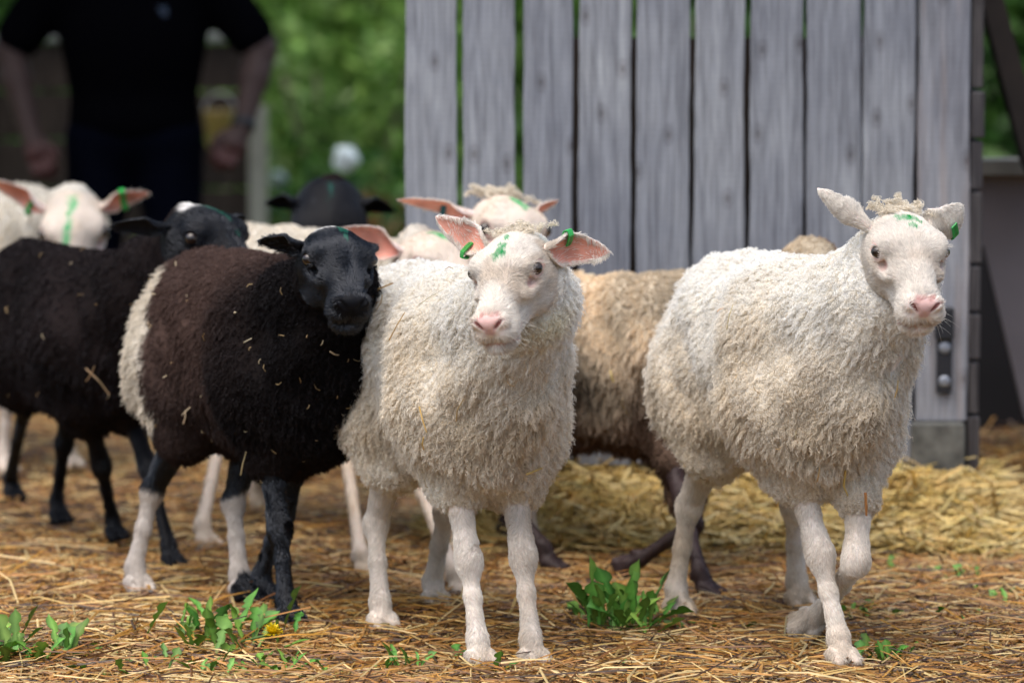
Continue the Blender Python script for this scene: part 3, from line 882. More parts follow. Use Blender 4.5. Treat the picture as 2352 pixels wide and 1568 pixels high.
crown_f = lambda hc: smooth01(hc[:, 2] + .004 * fnoise(hc, 120), .036, .044) * smooth01(-hc[:, 0], .012, .026) * (1 - smooth01(np.abs(hc[:, 1] + .008) + .004 * fnoise(hc, 90), .027, .035)) * (1 - smooth01(-hc[:, 0], .07, .085))

def wool_c(p, hc):      # black front, brown back, white patch over the rump
    c = np.tile(np.array([.008, .006, .006]), (len(p), 1))
    n = fnoise(p, 10, 1) * .02
    br = (1 - smooth01(p[:, 0] + 2.6 * n, .05, .34)) * (.35 + .65 * smooth01(p[:, 2], .30, .58))
    c = mixc(c, np.array([.088, .054, .044]), br)
    n2 = n * .9 + fnoise(p, 70, 2) * .006
    edge = .195 - .24 * (.62 - p[:, 2]) * (p[:, 1] < .02)
    wp = smooth01(-p[:, 0] + n2 - edge, 0, .012) * smooth01(p[:, 2] + n + .12 * (-p[:, 0] - .25) * -1, .345, .365) * (1 - smooth01(p[:, 2] + n, .595, .615))
    band = 0 * wp
    return mixc(c, np.array([.66, .60, .50]), np.clip(np.maximum(wp, band), 0, 1))
def wool_d(p, hc):
    return np.tile(np.array([.013, .009, .009]), (len(p), 1)) * (1 + .2 * fnoise(p, 12)[:, None])
def wool_j(p, hc):
    t = smooth01(p[:, 2] + .03 * fnoise(p, 12, 2), .33, .54)
    c = mixc(np.tile(np.array([.14, .092, .066]), (len(p), 1)), np.array([.70, .59, .44]), t)
    hd_ = 1 - smooth01(np.linalg.norm(hc, axis=1), .10, .2)
    return mixc(c * (1 + .25 * fnoise(p, 25, 1)[:, None]), np.array([.24, .12, .06]), hd_ * (.5 + .5 * np.sign(fnoise(p, 22, 3))))

SHEEP = []
# A: right foreground white sheep
SHEEP.append(dict(label='white sheep at the right with a curly tuft on its head, one front foot lifted',
    c=(.476, 6.72), th=16, s=1.0, head=P(2074, 563, 6.32), yaw=9, pit=24, roll=-1, hs=.93, q=1, wool=215000, fur=90000,
    hoof={'fl': G(1940, 1548), 'hr': G(1560, 1432), 'hl': G(1838, 1412)},
    joints={'fl': None},
    earR=dict(e=(-.80, .15, .60), o=(.1, .85, -.1), L=.118, W=.0175, curl=.05, fold=1.3), earL=dict(e=(.72, .35, .50), o=(-.5, .9, .2), L=.075, W=.030, fold=.6),
    tags=[('earL', .50, 1, (.02, .36, .08))], tuft=520, tuftL=.036, pat=white_pat([(.008, .004, .016, .013, 80), (.040, .003, .010, .006, 0)], 1)))
# B: centre white sheep
SHEEP.append(dict(label='white sheep facing the camera in the centre with pink ears and two green ear tags',
    c=(-.106, 6.70), th=19, s=.97, head=P(1184, 608, 6.24), yaw=-19, pit=23, roll=7, hs=.94, q=1, wool=215000, fur=90000,
    hoof={'fr': G(1106, 1550), 'fl': G(1228, 1548), 'hr': G(880, 1462), 'hl': G(1002, 1412)},
    earR=dict(e=(-.76, .30, .48), o=(-.35, -.9, .1), L=.118, W=.027, fold=.7), earL=dict(e=(.97, .2, -.06), o=(.05, -.9, -.2), L=.116, W=.030, fold=.7),
    tags=[('earR', .34, 1, (.03, .30, .05)), ('earL', .36, 1, (.04, .50, .10))], pat=white_pat([(.012, .000, .016, .006, -10), (.060, .002, .022, .009, 0)], 5), tuft=450, tuftL=.022))
# C: brown and black sheep
SHEEP.append(dict(label='black-faced sheep with a brown back and a white rump patch, left of the centre',
    c=(-.475, 7.08), th=29, s=.965, head=P(768, 592, 6.68), yaw=14, pit=15, roll=-2, hs=.97, q=1, wool=150000, fur=60000, wl=.016, amp=.0018, wr=.00055,
    hoof={'fr': G(668, 1452), 'fl': G(612, 1396), 'hr': G(320, 1375), 'hl': G(560, 1390)},
    earR=dict(e=(-.95, .15, .06), o=(.0, -.65, -.75), L=.090, W=.027, fold=1.0), earL=dict(e=(.2, .95, -.25), o=(.3, -.5, -.8), L=.075, W=.024, fold=1.2),
    pat=dark_pat((.0028, .003, .0045), wool_c, socks=lambda p: (1 - smooth01(p[:, 2] + .01 * fnoise(p, 30), .205, .215)) * (p[:, 0] < -.02), crown=crown_f, marks=[(.0, .010, .030, .007, 0), (.045, .008, .025, .004, 0)], seed=3)))
# D: black sheep at left
SHEEP.append(dict(label='black sheep at the left with a white crown patch and long sideways ear',
    c=(-.905, 7.80), th=30, s=.905, head=P(460, 542, 7.36), hs=1.16, yaw=42, pit=14, q=2, wool=45000, fur=16000, wl=.017, amp=.0018, wr=.0008,
    hoof={'fl': G(398, 1318), 'fr': G(268, 1255), 'hr': G(32, 1160)},
    earR=dict(e=(-.96, .05, -.02), o=(.0, -.7, -.6), L=.135, W=.026, fold=1.1), earL=dict(e=(.5, .85, .0), o=(.3, -.5, -.8), L=.11, W=.028),
    pat=dark_pat((.003, .0032, .0048), wool_d, crown=crown_f, marks=[(.01, .01, .035, .007, 0), (.05, .012, .03, .004, 0)], seed=8, mk=(.01, .10, .06))))
# J: tan sheep behind
SHEEP.append(dict(label='tan and brown sheep with dark legs walking behind the two front white sheep',
    c=(.185, 7.52), th=62, s=.92, dz=-.045, head=P(1905, 640, 7.40), yaw=70, pit=30, q=2, wool=60000, fur=9000, wl=.024, wr=.0008,
    hoof={'fl': G(1130, 1300), 'fr': G(1630, 1385), 'hr': G(1268, 1325)},
    joints={'fl': [P(1560, 1130, 7.32), P(1590, 1205, 7.28), P(1470, 1283, 7.32), P(1425, 1300, 7.34)]},
    earR=dict(e=(-.5, -.4, -.5), o=(.3, -.8, 0), L=.10, W=.026), earL=dict(e=(.5, .85, -.3), o=(.3, -.5, -.8), L=.10, W=.026),
    pat=dark_pat((.040, .024, .024), wool_j)))
SHEEP[-1]['pat']['dark'] = False; SHEEP[-1]['pat']['darkface'] = False
# G: white sheep behind between the dark ones and the centre sheep
SHEEP.append(dict(label='white sheep standing behind the brown-backed one, large pink cupped ear with a green tag',
    c=(-.430, 8.02), th=44, s=.93, head=P(990, 600, 7.50), yaw=34, pit=14, roll=0, hs=1.15, q=2, wool=45000, fur=12000, wr=.0010,
    hoof={'fr': G(845, 1342), 'fl': G(1062, 1388), 'hr': G(478, 1272)},
    earR=dict(e=(-.93, -.05, .26), o=(-.15, -.9, -.3), L=.150, W=.036, fold=.8), earL=dict(e=(.6, .8, .2), o=(.3, -.5, -.8), L=.11, W=.03),
    tags=[('earR', .42, 1, (.04, .42, .06))], pat=white_pat([(.02, .0, .03, .01, 0)], 2, tint=(.86, .82, .76))))
# I: white head in front of the gate
SHEEP.append(dict(label='half-hidden white sheep at the plank wall, long pink ear pointing left',
    c=(-.045, 7.80), th=4, s=.86, head=P(1158, 520, 7.52), yaw=22, pit=18, roll=-4, q=3, wool=26000, fur=9000, wr=.0010, hs=1.25,
    earR=dict(e=(-.97, -.1, .16), o=(0, -.6, -.8), L=.185, W=.027, fold=.9), earL=dict(e=(.85, .35, .35), o=(.3, -.5, -.6), L=.085, W=.018),
    tags=[('earR', .40, 1, (.01, .10, .14))], tuft=900, tuftL=.03, pat=white_pat([(.02, .012, .03, .010, 0)], 4, tint=(.86, .82, .77))))
# H: black sheep farther back
SHEEP.append(dict(label='black sheep with lowered head standing farther back in front of the green bushes',
    c=(-.40, 9.0), th=2, s=.80, head=P(757, 492, 8.52), yaw=3, pit=48, q=3, wool=16000, fur=6000, wl=.022, wr=.0011, hs=1.62,
    earR=dict(e=(-.93, -.0, -.15), o=(0, -.5, -.8), L=.10, W=.042), earL=dict(e=(.93, .0, -.34), o=(.0, -.5, -.8), L=.11, W=.042),
    pat=dark_pat((.0035, .0038, .006), wool_d, marks=[(.0, .0, .04, .0035, 0)], seed=8, mk=(.01, .09, .07))))
# E: white sheep far left
SHEEP.append(dict(label='white sheep at the left edge, face streaked green, ears spread wide, before the person',
    c=(-1.22, 9.05), th=34, s=.98, head=P(168, 506, 8.60), yaw=8, pit=42, roll=3, q=3, wool=26000, fur=9000, wr=.0011, hs=1.13,
    earR=dict(e=(-.86, -.1, .42), o=(-.1, -.6, -.7), L=.150, W=.032, fold=.9), earL=dict(e=(.90, .0, .22), o=(.1, -.6, -.6), L=.125, W=.028, fold=.9),
    tags=[('earL', .55, 1, (.03, .45, .08)), ('earL', .50, -1, (.03, .45, .08)), ('earR', .25, 1, (.02, .28, .05))], pat=white_pat([(.0, .0, .016, .009, 0), (.060, -.008, .040, .007, -8)], 6, tint=(.80, .78, .74))))
SHEEP[0]['joints'] = {'fl': [P(1975, 1120, 6.50), P(1965, 1290, 6.42), P(1893, 1400, 6.62), P(1842, 1438, 6.64)]}
SHEEP[0]['hoof']['fr'] = G(1936, 1548)
_c = SHEEP[1]; _t = R(_c['th']); _B = np.stack([[math.sin(_t), -math.cos(_t), 0], [math.cos(_t), math.sin(_t), 0], [0, 0, 1.]], 1)
_kn = ((P(1104, 1232, 6.37) - np.array([*_c['c'], 0.])) @ _B) / _c['s']      # grass-stained knee
SHEEP[1]['pat'] = white_pat([(.012, .000, .016, .006, -10), (.060, .002, .022, .009, 0)], 5, knee=_kn)
for i_, c_ in enumerate(SHEEP):
    make_sheep(c_)

# ---------------------------------------------------------------- wooden wall, straw, plants, background
def wood_mat(name, c1, c2, c3, orange=0.0):
    m, nt, b = new_mat(name)
    oc = geo_obj(nt)
    inf = nt.nodes.new('ShaderNodeObjectInfo')
    off = nt.nodes.new('ShaderNodeVectorMath'); off.operation = 'ADD'
    sc_ = nt.nodes.new('ShaderNodeVectorMath'); sc_.operation = 'SCALE'; sc_.inputs['Scale'].default_value = 37.0
    cmb = nt.nodes.new('ShaderNodeCombineXYZ')
    for i in range(3): nt.links.new(inf.outputs['Random'], cmb.inputs[i])
    nt.links.new(cmb.outputs[0], sc_.inputs[0]); nt.links.new(oc, off.inputs[0]); nt.links.new(sc_.outputs[0], off.inputs[1])
    mp = nt.nodes.new('ShaderNodeMapping'); mp.inputs['Scale'].default_value = (14, 14, .7)
    nt.links.new(off.outputs[0], mp.inputs[0])
    n1 = noise(nt, 6.0, 8, mp.outputs[0], .65)
    n1.inputs['Distortion'].default_value = .6
    r1 = ramp(nt, n1.outputs[0], [(.28, c1), (.5, c2), (.72, c3)])
    n2 = noise(nt, 3.2, 4, off.outputs[0])
    r2 = ramp(nt, n2.outputs[0], [(.3, (.74, .74, .78)), (.7, (1.15, 1.13, 1.1))])
    col = mul(nt, r1.outputs[0], r2.outputs[0])
    # fine dark grain lines
    mp2 = nt.nodes.new('ShaderNodeMapping'); mp2.inputs['Scale'].default_value = (90, 90, 2.0)
    nt.links.new(off.outputs[0], mp2.inputs[0])
    n3 = noise(nt, 5, 3, mp2.outputs[0]); r3 = ramp(nt, n3.outputs[0], [(.34, (.64, .63, .63)), (.55, (1.06, 1.06, 1.06))])
    col = mul(nt, col, r3.outputs[0], .8)
    # saw marks across
    wv = nt.nodes.new('ShaderNodeTexWave'); wv.bands_direction = 'Z'; wv.inputs['Scale'].default_value = 28; wv.inputs['Distortion'].default_value = 2.5
    nt.links.new(off.outputs[0], wv.inputs['Vector'])
    r4 = ramp(nt, wv.outputs[0], [(.0, (.88, .88, .88)), (1., (1.05, 1.05, 1.05))])
    col = mul(nt, col, r4.outputs[0], .45)
    # knots
    sp = nt.nodes.new('ShaderNodeSeparateXYZ'); nt.links.new(off.outputs[0], sp.inputs[0])
    cb = nt.nodes.new('ShaderNodeCombineXYZ'); nt.links.new(sp.outputs[0], cb.inputs[0]); nt.links.new(sp.outputs[2], cb.inputs[1])
    mp3 = nt.nodes.new('ShaderNodeMapping'); mp3.inputs['Scale'].default_value = (7.5, 4.2, 1)
    nt.links.new(cb.outputs[0], mp3.inputs[0])
    vo = nt.nodes.new('ShaderNodeTexVoronoi'); vo.voronoi_dimensions = '2D'; vo.inputs['Scale'].default_value = 1.0
    nt.links.new(mp3.outputs[0], vo.inputs['Vector'])
    rk = ramp(nt, vo.outputs['Distance'], [(.03, (.52, .49, .48)), (.05, (.86, .84, .84)), (.07, (.74, .73, .73)), (.12, (1, 1, 1))])
    col = mul(nt, col, rk.outputs[0], .9)
    if orange:
        n5 = noise(nt, 4.0, 6, mp.outputs[0]); r5 = ramp(nt, n5.outputs[0], [(.52, (0, 0, 0)), (.68, (1, 1, 1))])
        mx = nt.nodes.new('ShaderNodeMix'); mx.data_type = 'RGBA'
        ml = nt.nodes.new('ShaderNodeMath'); ml.operation = 'MULTIPLY'; ml.inputs[1].default_value = orange
        nt.links.new(r5.outputs[0], ml.inputs[0]); nt.links.new(ml.outputs[0], mx.inputs[0])
        nt.links.new(col, mx.inputs[6]); mx.inputs[7].default_value = (.36, .24, .17, 1); col = mx.outputs[2]
    nt.links.new(col, b.inputs['Base Color']); b.inputs['Roughness'].default_value = .8; b.inputs['Specular IOR Level'].default_value = .25
    bump(nt, n3.outputs[0], b, .5, .002)
    return m
M_WOOD = wood_mat('weathered_grey_wood', (.145, .155, .178), (.265, .282, .315), (.385, .41, .445))
M_WOODO = wood_mat('weathered_wood_brown', (.15, .158, .18), (.25, .262, .295), (.37, .385, .42), .25)
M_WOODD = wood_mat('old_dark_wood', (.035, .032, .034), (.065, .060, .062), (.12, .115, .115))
M_WOODB = wood_mat('brown_fence_wood', (.018, .013, .011), (.04, .028, .022), (.075, .055, .042))
m, nt, b = new_mat('black_iron'); b.inputs['Base Color'].default_value = (.012, .013, .018, 1); b.inputs['Roughness'].default_value = .5; M_IRON = m
m, nt, b = new_mat('zinc_bolt'); b.inputs['Base Color'].default_value = (.24, .26, .30, 1); b.inputs['Metallic'].default_value = .3; b.inputs['Roughness'].default_value = .45; M_ZINC = m
def flat(name, c, rough=.7, n=8, amt=.25):
    m, nt, b = new_mat(name); nn = noise(nt, n, 5, geo_obj(nt))
    r = ramp(nt, nn.outputs[0], [(.3, tuple(x * (1 - amt) for x in c)), (.7, tuple(min(1, x * (1 + amt)) for x in c))])
    nt.links.new(r.outputs[0], b.inputs['Base Color']); b.inputs['Roughness'].default_value = rough
    return m

GY = 8.02
wall = empty('plank_wall', (P(1580, 900, GY)[0], GY, 0))
tag(wall, 'grey weathered wall of upright planks with narrow gaps, behind the sheep', 'wall')
wx = wall.location.x
planks = [(932, 1050), (1065, 1182), (1200, 1315), (1330, 1450), (1462, 1583), (1592, 1710), (1722, 1842), (1852, 1975), (1981, 2100), (2108, 2226)]
for i, (a, b_) in enumerate(planks):
    x0, x1 = P(a, 500, GY)[0] - wx, P(b_, 500, GY)[0] - wx
    nz = 60; rr = np.random.default_rng(50 + i)
    zb = P(1176, 965, GY)[2] if i == 9 else .15 + rr.uniform(-.01, .01)
    zt = 1.62
    mb = MB(); yo = rr.uniform(-.004, .004)
    zs = np.linspace(zb, zt, nz); wob = np.cumsum(rr.normal(0, .0006, (nz, 2)), 0); wob -= wob.mean(0)
    ring = lambda z, w: [(x0 + w[0], .003 + yo, z), (x0 + .003 + w[0], 0 + yo, z), (x1 - .003 + w[1], 0 + yo, z), (x1 + w[1], .003 + yo, z), (x1 + w[1], .024 + yo, z), (x0 + w[0], .024 + yo, z)]
    V = np.concatenate([ring(z, w) for z, w in zip(zs, wob)]); F = []
    for k in range(nz - 1):
        for j in range(6): F.append((k * 6 + j, k * 6 + (j + 1) % 6, (k + 1) * 6 + (j + 1) % 6, (k + 1) * 6 + j))
    F += [tuple(range(5, -1, -1)), tuple((nz - 1) * 6 + j for j in range(6))]
    mb.add(V, F)
    link('plank', mb.data('plank'), wall, M_WOODO if i == 9 else M_WOOD)
xr = P(2226, 500, GY)[0] - wx; xl = P(932, 500, GY)[0] - wx
for zc in (.335, 1.30):
    mb = MB(); mb.box((xl + .02, .030, zc - .045), (xr - .01, .070, zc + .045), bev=.004); link('rail', mb.data('rail'), wall, M_WOODD)
# lower block under the last plank, metal foot
z0, z1 = P(1176, 1088, GY)[2], P(1176, 968, GY)[2]
mb = MB(); mb.box((P(2098, 500, GY)[0] - wx, -.012, z0), (P(2222, 500, GY)[0] - wx, .07, z1), bev=.006); link('end_block', mb.data('end_block'), wall, flat('mossy_grey_timber', (.105, .105, .095), .9, 30, .5))
# side boards seen end-on
zt = 1.62; zz = zt
rr = np.random.default_rng(4); xs0 = P(2229, 500, GY)[0] - wx
k = 0
zlist = [P(1176, y, GY)[2] for y in (1090, 955, 830, 720, 610, 440, 322, 208, -10, -190, -380, -560)]
for a, b_ in zip(zlist[:-1], zlist[1:]):
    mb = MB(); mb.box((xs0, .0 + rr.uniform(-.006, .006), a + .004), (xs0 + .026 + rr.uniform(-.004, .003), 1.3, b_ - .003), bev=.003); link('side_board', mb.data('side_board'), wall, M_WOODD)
    k += 1
foot = MB(); fx0 = P(2165, 500, GY)[0] - wx
foot.tube([(fx0, .035, z0), (fx0, .035, -.02)], .014, 12); foot.box((fx0 - .04, .0, -.002), (fx0 + .04, .07, .006))
link('metal_foot', foot.data('metal_foot'), wall, M_ZINC)
# a floor and back wall that make it a dark crate
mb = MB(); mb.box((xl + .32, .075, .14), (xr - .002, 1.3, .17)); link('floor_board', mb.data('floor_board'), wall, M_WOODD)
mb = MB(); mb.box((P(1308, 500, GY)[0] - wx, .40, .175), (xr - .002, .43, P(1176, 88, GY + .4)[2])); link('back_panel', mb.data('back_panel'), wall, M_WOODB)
# latch plate with two bolts, on the last plank
lx = P(2172, 500, GY)[0] - wx
mb = MB(); mb.box((lx - .017, -.012, P(1176, 902, GY)[2]), (lx + .016, -.0065, P(1176, 775, GY)[2]), bev=.002)
mb.box((lx - .022, -.022, P(1176, 778, GY)[2]), (lx + .018, -.0066, P(1176, 703, GY)[2]), bev=.004)
pl = link('latch_plate', mb.data('latch_plate'), wall, M_IRON)
for y in (797, 874):
    bb = MB(); zc = P(1176, y, GY)[2]
    bb.tube([(lx, -.0118, zc), (lx, -.0145, zc), (lx, -.0165, zc)], [.0130, .0120, .007], 20); link('bolt', bb.data('bolt', True), pl, M_ZINC)

# right side: grey leaning panel, dark beam, dark shed interior
sh = empty('lean_to', (P(2352, 900, 9.0)[0], 9.0, 0)); tag(sh, 'dark lean-to with a slanted brown beam and a mauve-grey panel at the right edge', 'shed')
sx = sh.location.x
def poly_slab(name, pts, y, thick, mat, parent, ox):
    V = [((P(px, py, y)[0] - ox), y - parent.location.y, P(px, py, y)[2]) for px, py in pts]
    n = len(V); V2 = [(v[0], v[1] + thick, v[2]) for v in V]
    F = [tuple(range(n))[::-1], tuple(range(n, 2 * n))] + [(i, (i + 1) % n, n + (i + 1) % n, n + i) for i in range(n)]
    mb = MB(); mb.add(V + V2, F); return link(name, mb.data(name), parent, mat)
poly_slab('slanted_beam', [(2240, -60), (2290, -60), (2420, 420), (2420, 520), (2352, 372)], 8.75, .09, flat('dark_brown_beam', (.022, .015, .012), .8, 12, .3), sh, sx)
poly_slab('panel', [(2215, 402), (2700, 402), (2700, 1500), (2400, 1060), (2352, 952), (2262, 575), (2215, 470)], 8.95, .03, flat('mauve_grey_board', (.20, .175, .185), .75, 5, .12), sh, sx)
poly_slab('ledge', [(2215, 368), (2700, 368), (2700, 402), (2215, 402)], 8.90, .12, flat('pale_grey_ledge', (.24, .23, .20), .8, 5, .12), sh, sx)
poly_slab('dark_wall', [(2190, 430), (2760, 430), (2760, 1120), (2190, 1120)], 9.6, .05, flat('shed_darkness', (.008, .007, .009), .9, 5, .3), sh, sx)  # near-black sheet: the dark of the lean-to's inside put in as colour

# straw -----------------------------------------------------------
def straw_mesh(n, px, py, pz, ang, tilt, L, Wd, col, bend):
    """three-sided stalks with one bend"""
    ca, sa = np.cos(ang), np.sin(ang); ct, st = np.cos(tilt), np.sin(tilt)
    d = np.stack([ca * ct, sa * ct, st], 1); side = np.stack([-sa, ca, np.zeros(n)], 1); u = np.cross(d, side)
    c = np.stack([px, py, pz], 1)
    P0 = c - d * L[:, None] / 2; P2 = c + d * L[:, None] / 2 + side * bend[:, None] * L[:, None]; P1 = c + u * (np.abs(bend) * L * .3)[:, None]
    V = np.zeros((n, 9, 3), np.float32)
    for i, pp in enumerate((P0, P1, P2)):
        w = (Wd * (1 if i < 2 else .7))[:, None]
        V[:, i * 3] = pp + side * w / 2; V[:, i * 3 + 1] = pp - side * w / 2; V[:, i * 3 + 2] = pp + u * w * .42
    F = []
    for i in (0, 3):
        for a, b_ in ((0, 1), (1, 2), (2, 0)): F.append((i + a, i + b_, i + 3 + b_, i + 3 + a))
    F = np.array(F)[None] + (np.arange(n) * 9)[:, None, None]
    C = np.repeat(col[:, None, :], 9, 1).reshape(-1, 3)
    return V.reshape(-1, 3), F.reshape(-1, 4), C
PAL = np.array([(.38, .18, .050), (.34, .17, .045), (.46, .26, .085), (.56, .40, .17), (.20, .085, .025), (.64, .50, .28), (.36, .18, .045), (.14, .07, .03), (.50, .27, .06), (.72, .56, .31), (.08, .035, .015), (.42, .22, .06), (.06, .03, .015)]) * np.array([1.02, .96, .84])
PALH = np.array([(.62, .43, .13), (.72, .54, .20), (.52, .34, .10), (.75, .60, .28), (.42, .27, .08), (.60, .46, .20)])
def straw_field(name, n, x0, x1, y0, y1, zf, pal, Lr, Wr, tilt, label=None, ysk=1.0, probs=None, hz=.010):
    n = int(n * max(QUICK, .5))
    y = y0 + (y1 - y0) * rng.random(n) ** ysk; x = rng.uniform(0, 1, n)
    w = (y / y1); x = (x0 + (x1 - x0) * x) * w
    z = zf(x, y) + rng.random(n) ** 1.5 * hz + .001
    L = rng.uniform(*Lr, n) * rng.choice([1, 1, .5, .7, 1.5], n); Wd = rng.uniform(*Wr, n)
    V, F, C = straw_mesh(n, x, y, z, rng.uniform(0, 6.28, n), rng.normal(0, tilt, n), L, Wd, pal[rng.choice(len(pal), n, p=probs)] * rng.uniform(.7, 1.25, (n, 1)), rng.normal(0, .10, n))
    o = link(name, mesh_np(name, V, F, C, smooth=False), None, M_STRAW); tag(o, label, 'straw', kind='stuff'); return o
def gz(x, y):
    return gdrop(y) + .006 * np.sin(x * 7.1 + y * 3) + .005 * np.sin(y * 9.3 - x * 4)
# straw heap against the wall
def heap(x, y):
    X = np.asarray(x); Y_ = np.asarray(y)
    h = .10 * np.exp(-((Y_ - 8.12) / .36) ** 2) * smooth01(X, -.25, .15) * (1 - smooth01(X, .96, 1.10))
    h = h + .03 * np.exp(-((Y_ - 9.05) / .45) ** 2) * smooth01(X, .95, 1.15)
    h = h * (1 + .25 * np.sin(X * 13) * np.sin(Y_ * 8 + X * 5))
    return h + gz(X, Y_)
m, nt, b = new_mat('soil_and_chaff')
oc = geo_obj(nt); n1 = noise(nt, 14, 8, oc); n2 = noise(nt, 90, 6, oc)
r1 = ramp(nt, n1.outputs[0], [(.3, (.030, .017, .009)), (.5, (.085, .048, .022)), (.7, (.16, .095, .042))]); r2 = ramp(nt, n2.outputs[0], [(.3, (.5, .5, .5)), (.7, (1.35, 1.3, 1.2))])
nt.links.new(mul(nt, r1.outputs[0], r2.outputs[0]), b.inputs['Base Color']); b.inputs['Roughness'].default_value = .9; bump(nt, n2.outputs[0], b, .8, .01)
M_SOIL = m
xs = np.concatenate([np.linspace(-60, -3, 20)[:-1], np.linspace(-3, 3, 160), np.linspace(3, 60, 20)[1:]]); ys = np.concatenate([np.linspace(-5, 5, 12)[:-1], np.linspace(5, 11, 150), np.linspace(11, 120, 60)[1:]])
GX, GYY = np.meshgrid(xs, ys, indexing='ij'); GZ = gz(GX, GYY) - .004
V = np.stack([GX, GYY, GZ], -1).reshape(-1, 3); ny = len(ys)
I, J_ = np.meshgrid(np.arange(len(xs) - 1), np.arange(ny - 1), indexing='ij'); a = (I * ny + J_).ravel()
gr = link('ground', mesh_np('ground', V, np.stack([a, a + ny, a + ny + 1, a + 1], 1)), None, M_SOIL); tag(gr, kind='structure')
straw_field('straw', 46000, -1.12, 1.12, 5.7, 7.6, gz, PAL, (.03, .11), (.0018, .0050), .14, 'loose orange-brown straw spread over the ground under the sheep', hz=.024)
straw_field('straw', 34000, -3.4, 3.4, 4.6, 7.6, gz, PAL, (.04, .12), (.0020, .0050), .13, 'loose straw spread over the yard to both sides', hz=.022)
straw_field('straw', 3200, -1.12, 1.12, 5.7, 7.9, gz, PAL, (.10, .22), (.0030, .0058), .10, 'long loose straw stalks lying on top of the litter', hz=.034)
straw_field('straw', 40000, -3.6, 3.6, 7.4, 12.5, gz, PAL, (.04, .12), (.0025, .006), .12, 'straw scattered over the yard farther back', ysk=1.3, hz=.02)
hx = np.linspace(-.35, 2.2, 130); hy = np.linspace(7.5, 9.9, 110)
HX, HY = np.meshgrid(hx, hy, indexing='ij'); HZ = heap(HX, HY) - .010 + .006 * np.sin(HX * 60 + HY * 31) * (heap(HX, HY) > .03)
V = np.stack([HX, HY, HZ], -1).reshape(-1, 3); ny = len(hy); I, J_ = np.meshgrid(np.arange(len(hx) - 1), np.arange(ny - 1), indexing='ij'); a = (I * ny + J_).ravel()
C = np.tile(np.array([.30, .19, .06]), (len(V), 1)) * (1 + .3 * fnoise(V, 30)[:, None])
n_ = int(26000 * max(QUICK, .5)); x = rng.uniform(-.3, 2.1, n_); y = rng.uniform(7.6, 9.7, n_)
y = np.where(rng.random(n_) < .6, rng.normal(7.9, .16, n_), y)
keep = (heap(x, y) - gz(x, y)) > .012; x, y = x[keep], y[keep]; n_ = len(x)
isb = smooth01(x, .98, 1.1)
colh = PALH[rng.integers(0, len(PALH), n_)] * (1 - isb[:, None]) + PAL[rng.integers(0, len(PAL), n_)] * isb[:, None] * 1.1
V2, F2, C2 = straw_mesh(n_, x, y, heap(x, y) + rng.random(n_) ** 2 * .022 + .002, rng.uniform(0, 6.28, n_), rng.normal(0, .28, n_), rng.uniform(.05, .19, n_), rng.uniform(.0035, .0080, n_), colh * rng.uniform(.75, 1.2, (n_, 1)), rng.normal(0, .2, n_))
hp_ = link('straw_heap', mesh_np('straw_heap', np.concatenate([V, V2]), np.concatenate([np.stack([a, a + ny, a + ny + 1, a + 1], 1), F2 + len(V)]), np.concatenate([C, C2]), smooth=False), None, M_STRAW)
tag(hp_, 'bright yellow straw heaped below the plank wall', 'straw', kind='stuff')
# bits of straw caught in the wool
bits = []
def stalk(px, py, Y, L, ang, w=.0026, c=(.60, .42, .20), tilt=0):
    bits.append((P(px, py, Y), L, R(ang), w, c, tilt))

# plants ---------------------------------------------------------
def leaf(mb, base, az, L, W, rise, droop, c, lobes=True, rr=random):
    """one dandelion leaf: midrib, backward-pointing teeth, broad end lobe"""
    n = 26; d = np.array([math.cos(az), math.sin(az), 0]); sd_ = np.array([-math.sin(az), math.cos(az), 0]); rows = []
    nl = rr.choice([3, 4, 5]); ph = rr.random() * .5; tw = rr.uniform(-.9, .9); cv = rr.uniform(-.25, .25)
    for i in range(n):
        u = i / (n - 1)
        c0 = np.array(base) + d * L * u * math.cos(rise) + sd_ * cv * L * u * u + np.array([0, 0, math.sin(rise) * L * u - droop * L * u * u])
        env = W * (.10 + .90 * smooth01(u, .05, .72)) * (1 - smooth01(u, .80, 1.0) ** 1.3) + .0006
        an = tw * u; sv = sd_ * math.cos(an) + np.array([0, 0, 1.0]) * math.sin(an)
        ws = []
        for k in (0, 1):
            f_ = ((u * nl * 1.15 + ph + k * .18) % 1.0)
            t_ = (1 - f_) ** .8 if u < .74 else 1.0
            if not lobes: t_ = 1.0
            ws.append(max(env * (.22 + .78 * t_), .0006))
        up_ = np.array([0, 0, .22])
        rows += [c0 + sv * ws[0] - d * ws[0] * .35 + up_ * ws[0], c0, c0 - sv * ws[1] - d * ws[1] * .35 + up_ * ws[1]]
    F = []
    for i in range(n - 1):
        a = i * 3; F += [(a, a + 1, a + 4, a + 3), (a + 1, a + 2, a + 5, a + 4)]
    rows = np.array(rows, float); th = np.array([0, 0, -.0006]); m_ = len(rows)
    mb.add(np.concatenate([rows, rows + th]), F + [tuple(m_ + k for k in f[::-1]) for f in F], c)
    mb.c[-1][1::3] = np.clip(np.array(c) * 1.5 + .02, 0, 1); mb.c[-1][::3] *= rr.uniform(.55, 1.0)      # pale midrib, unevenly green halves
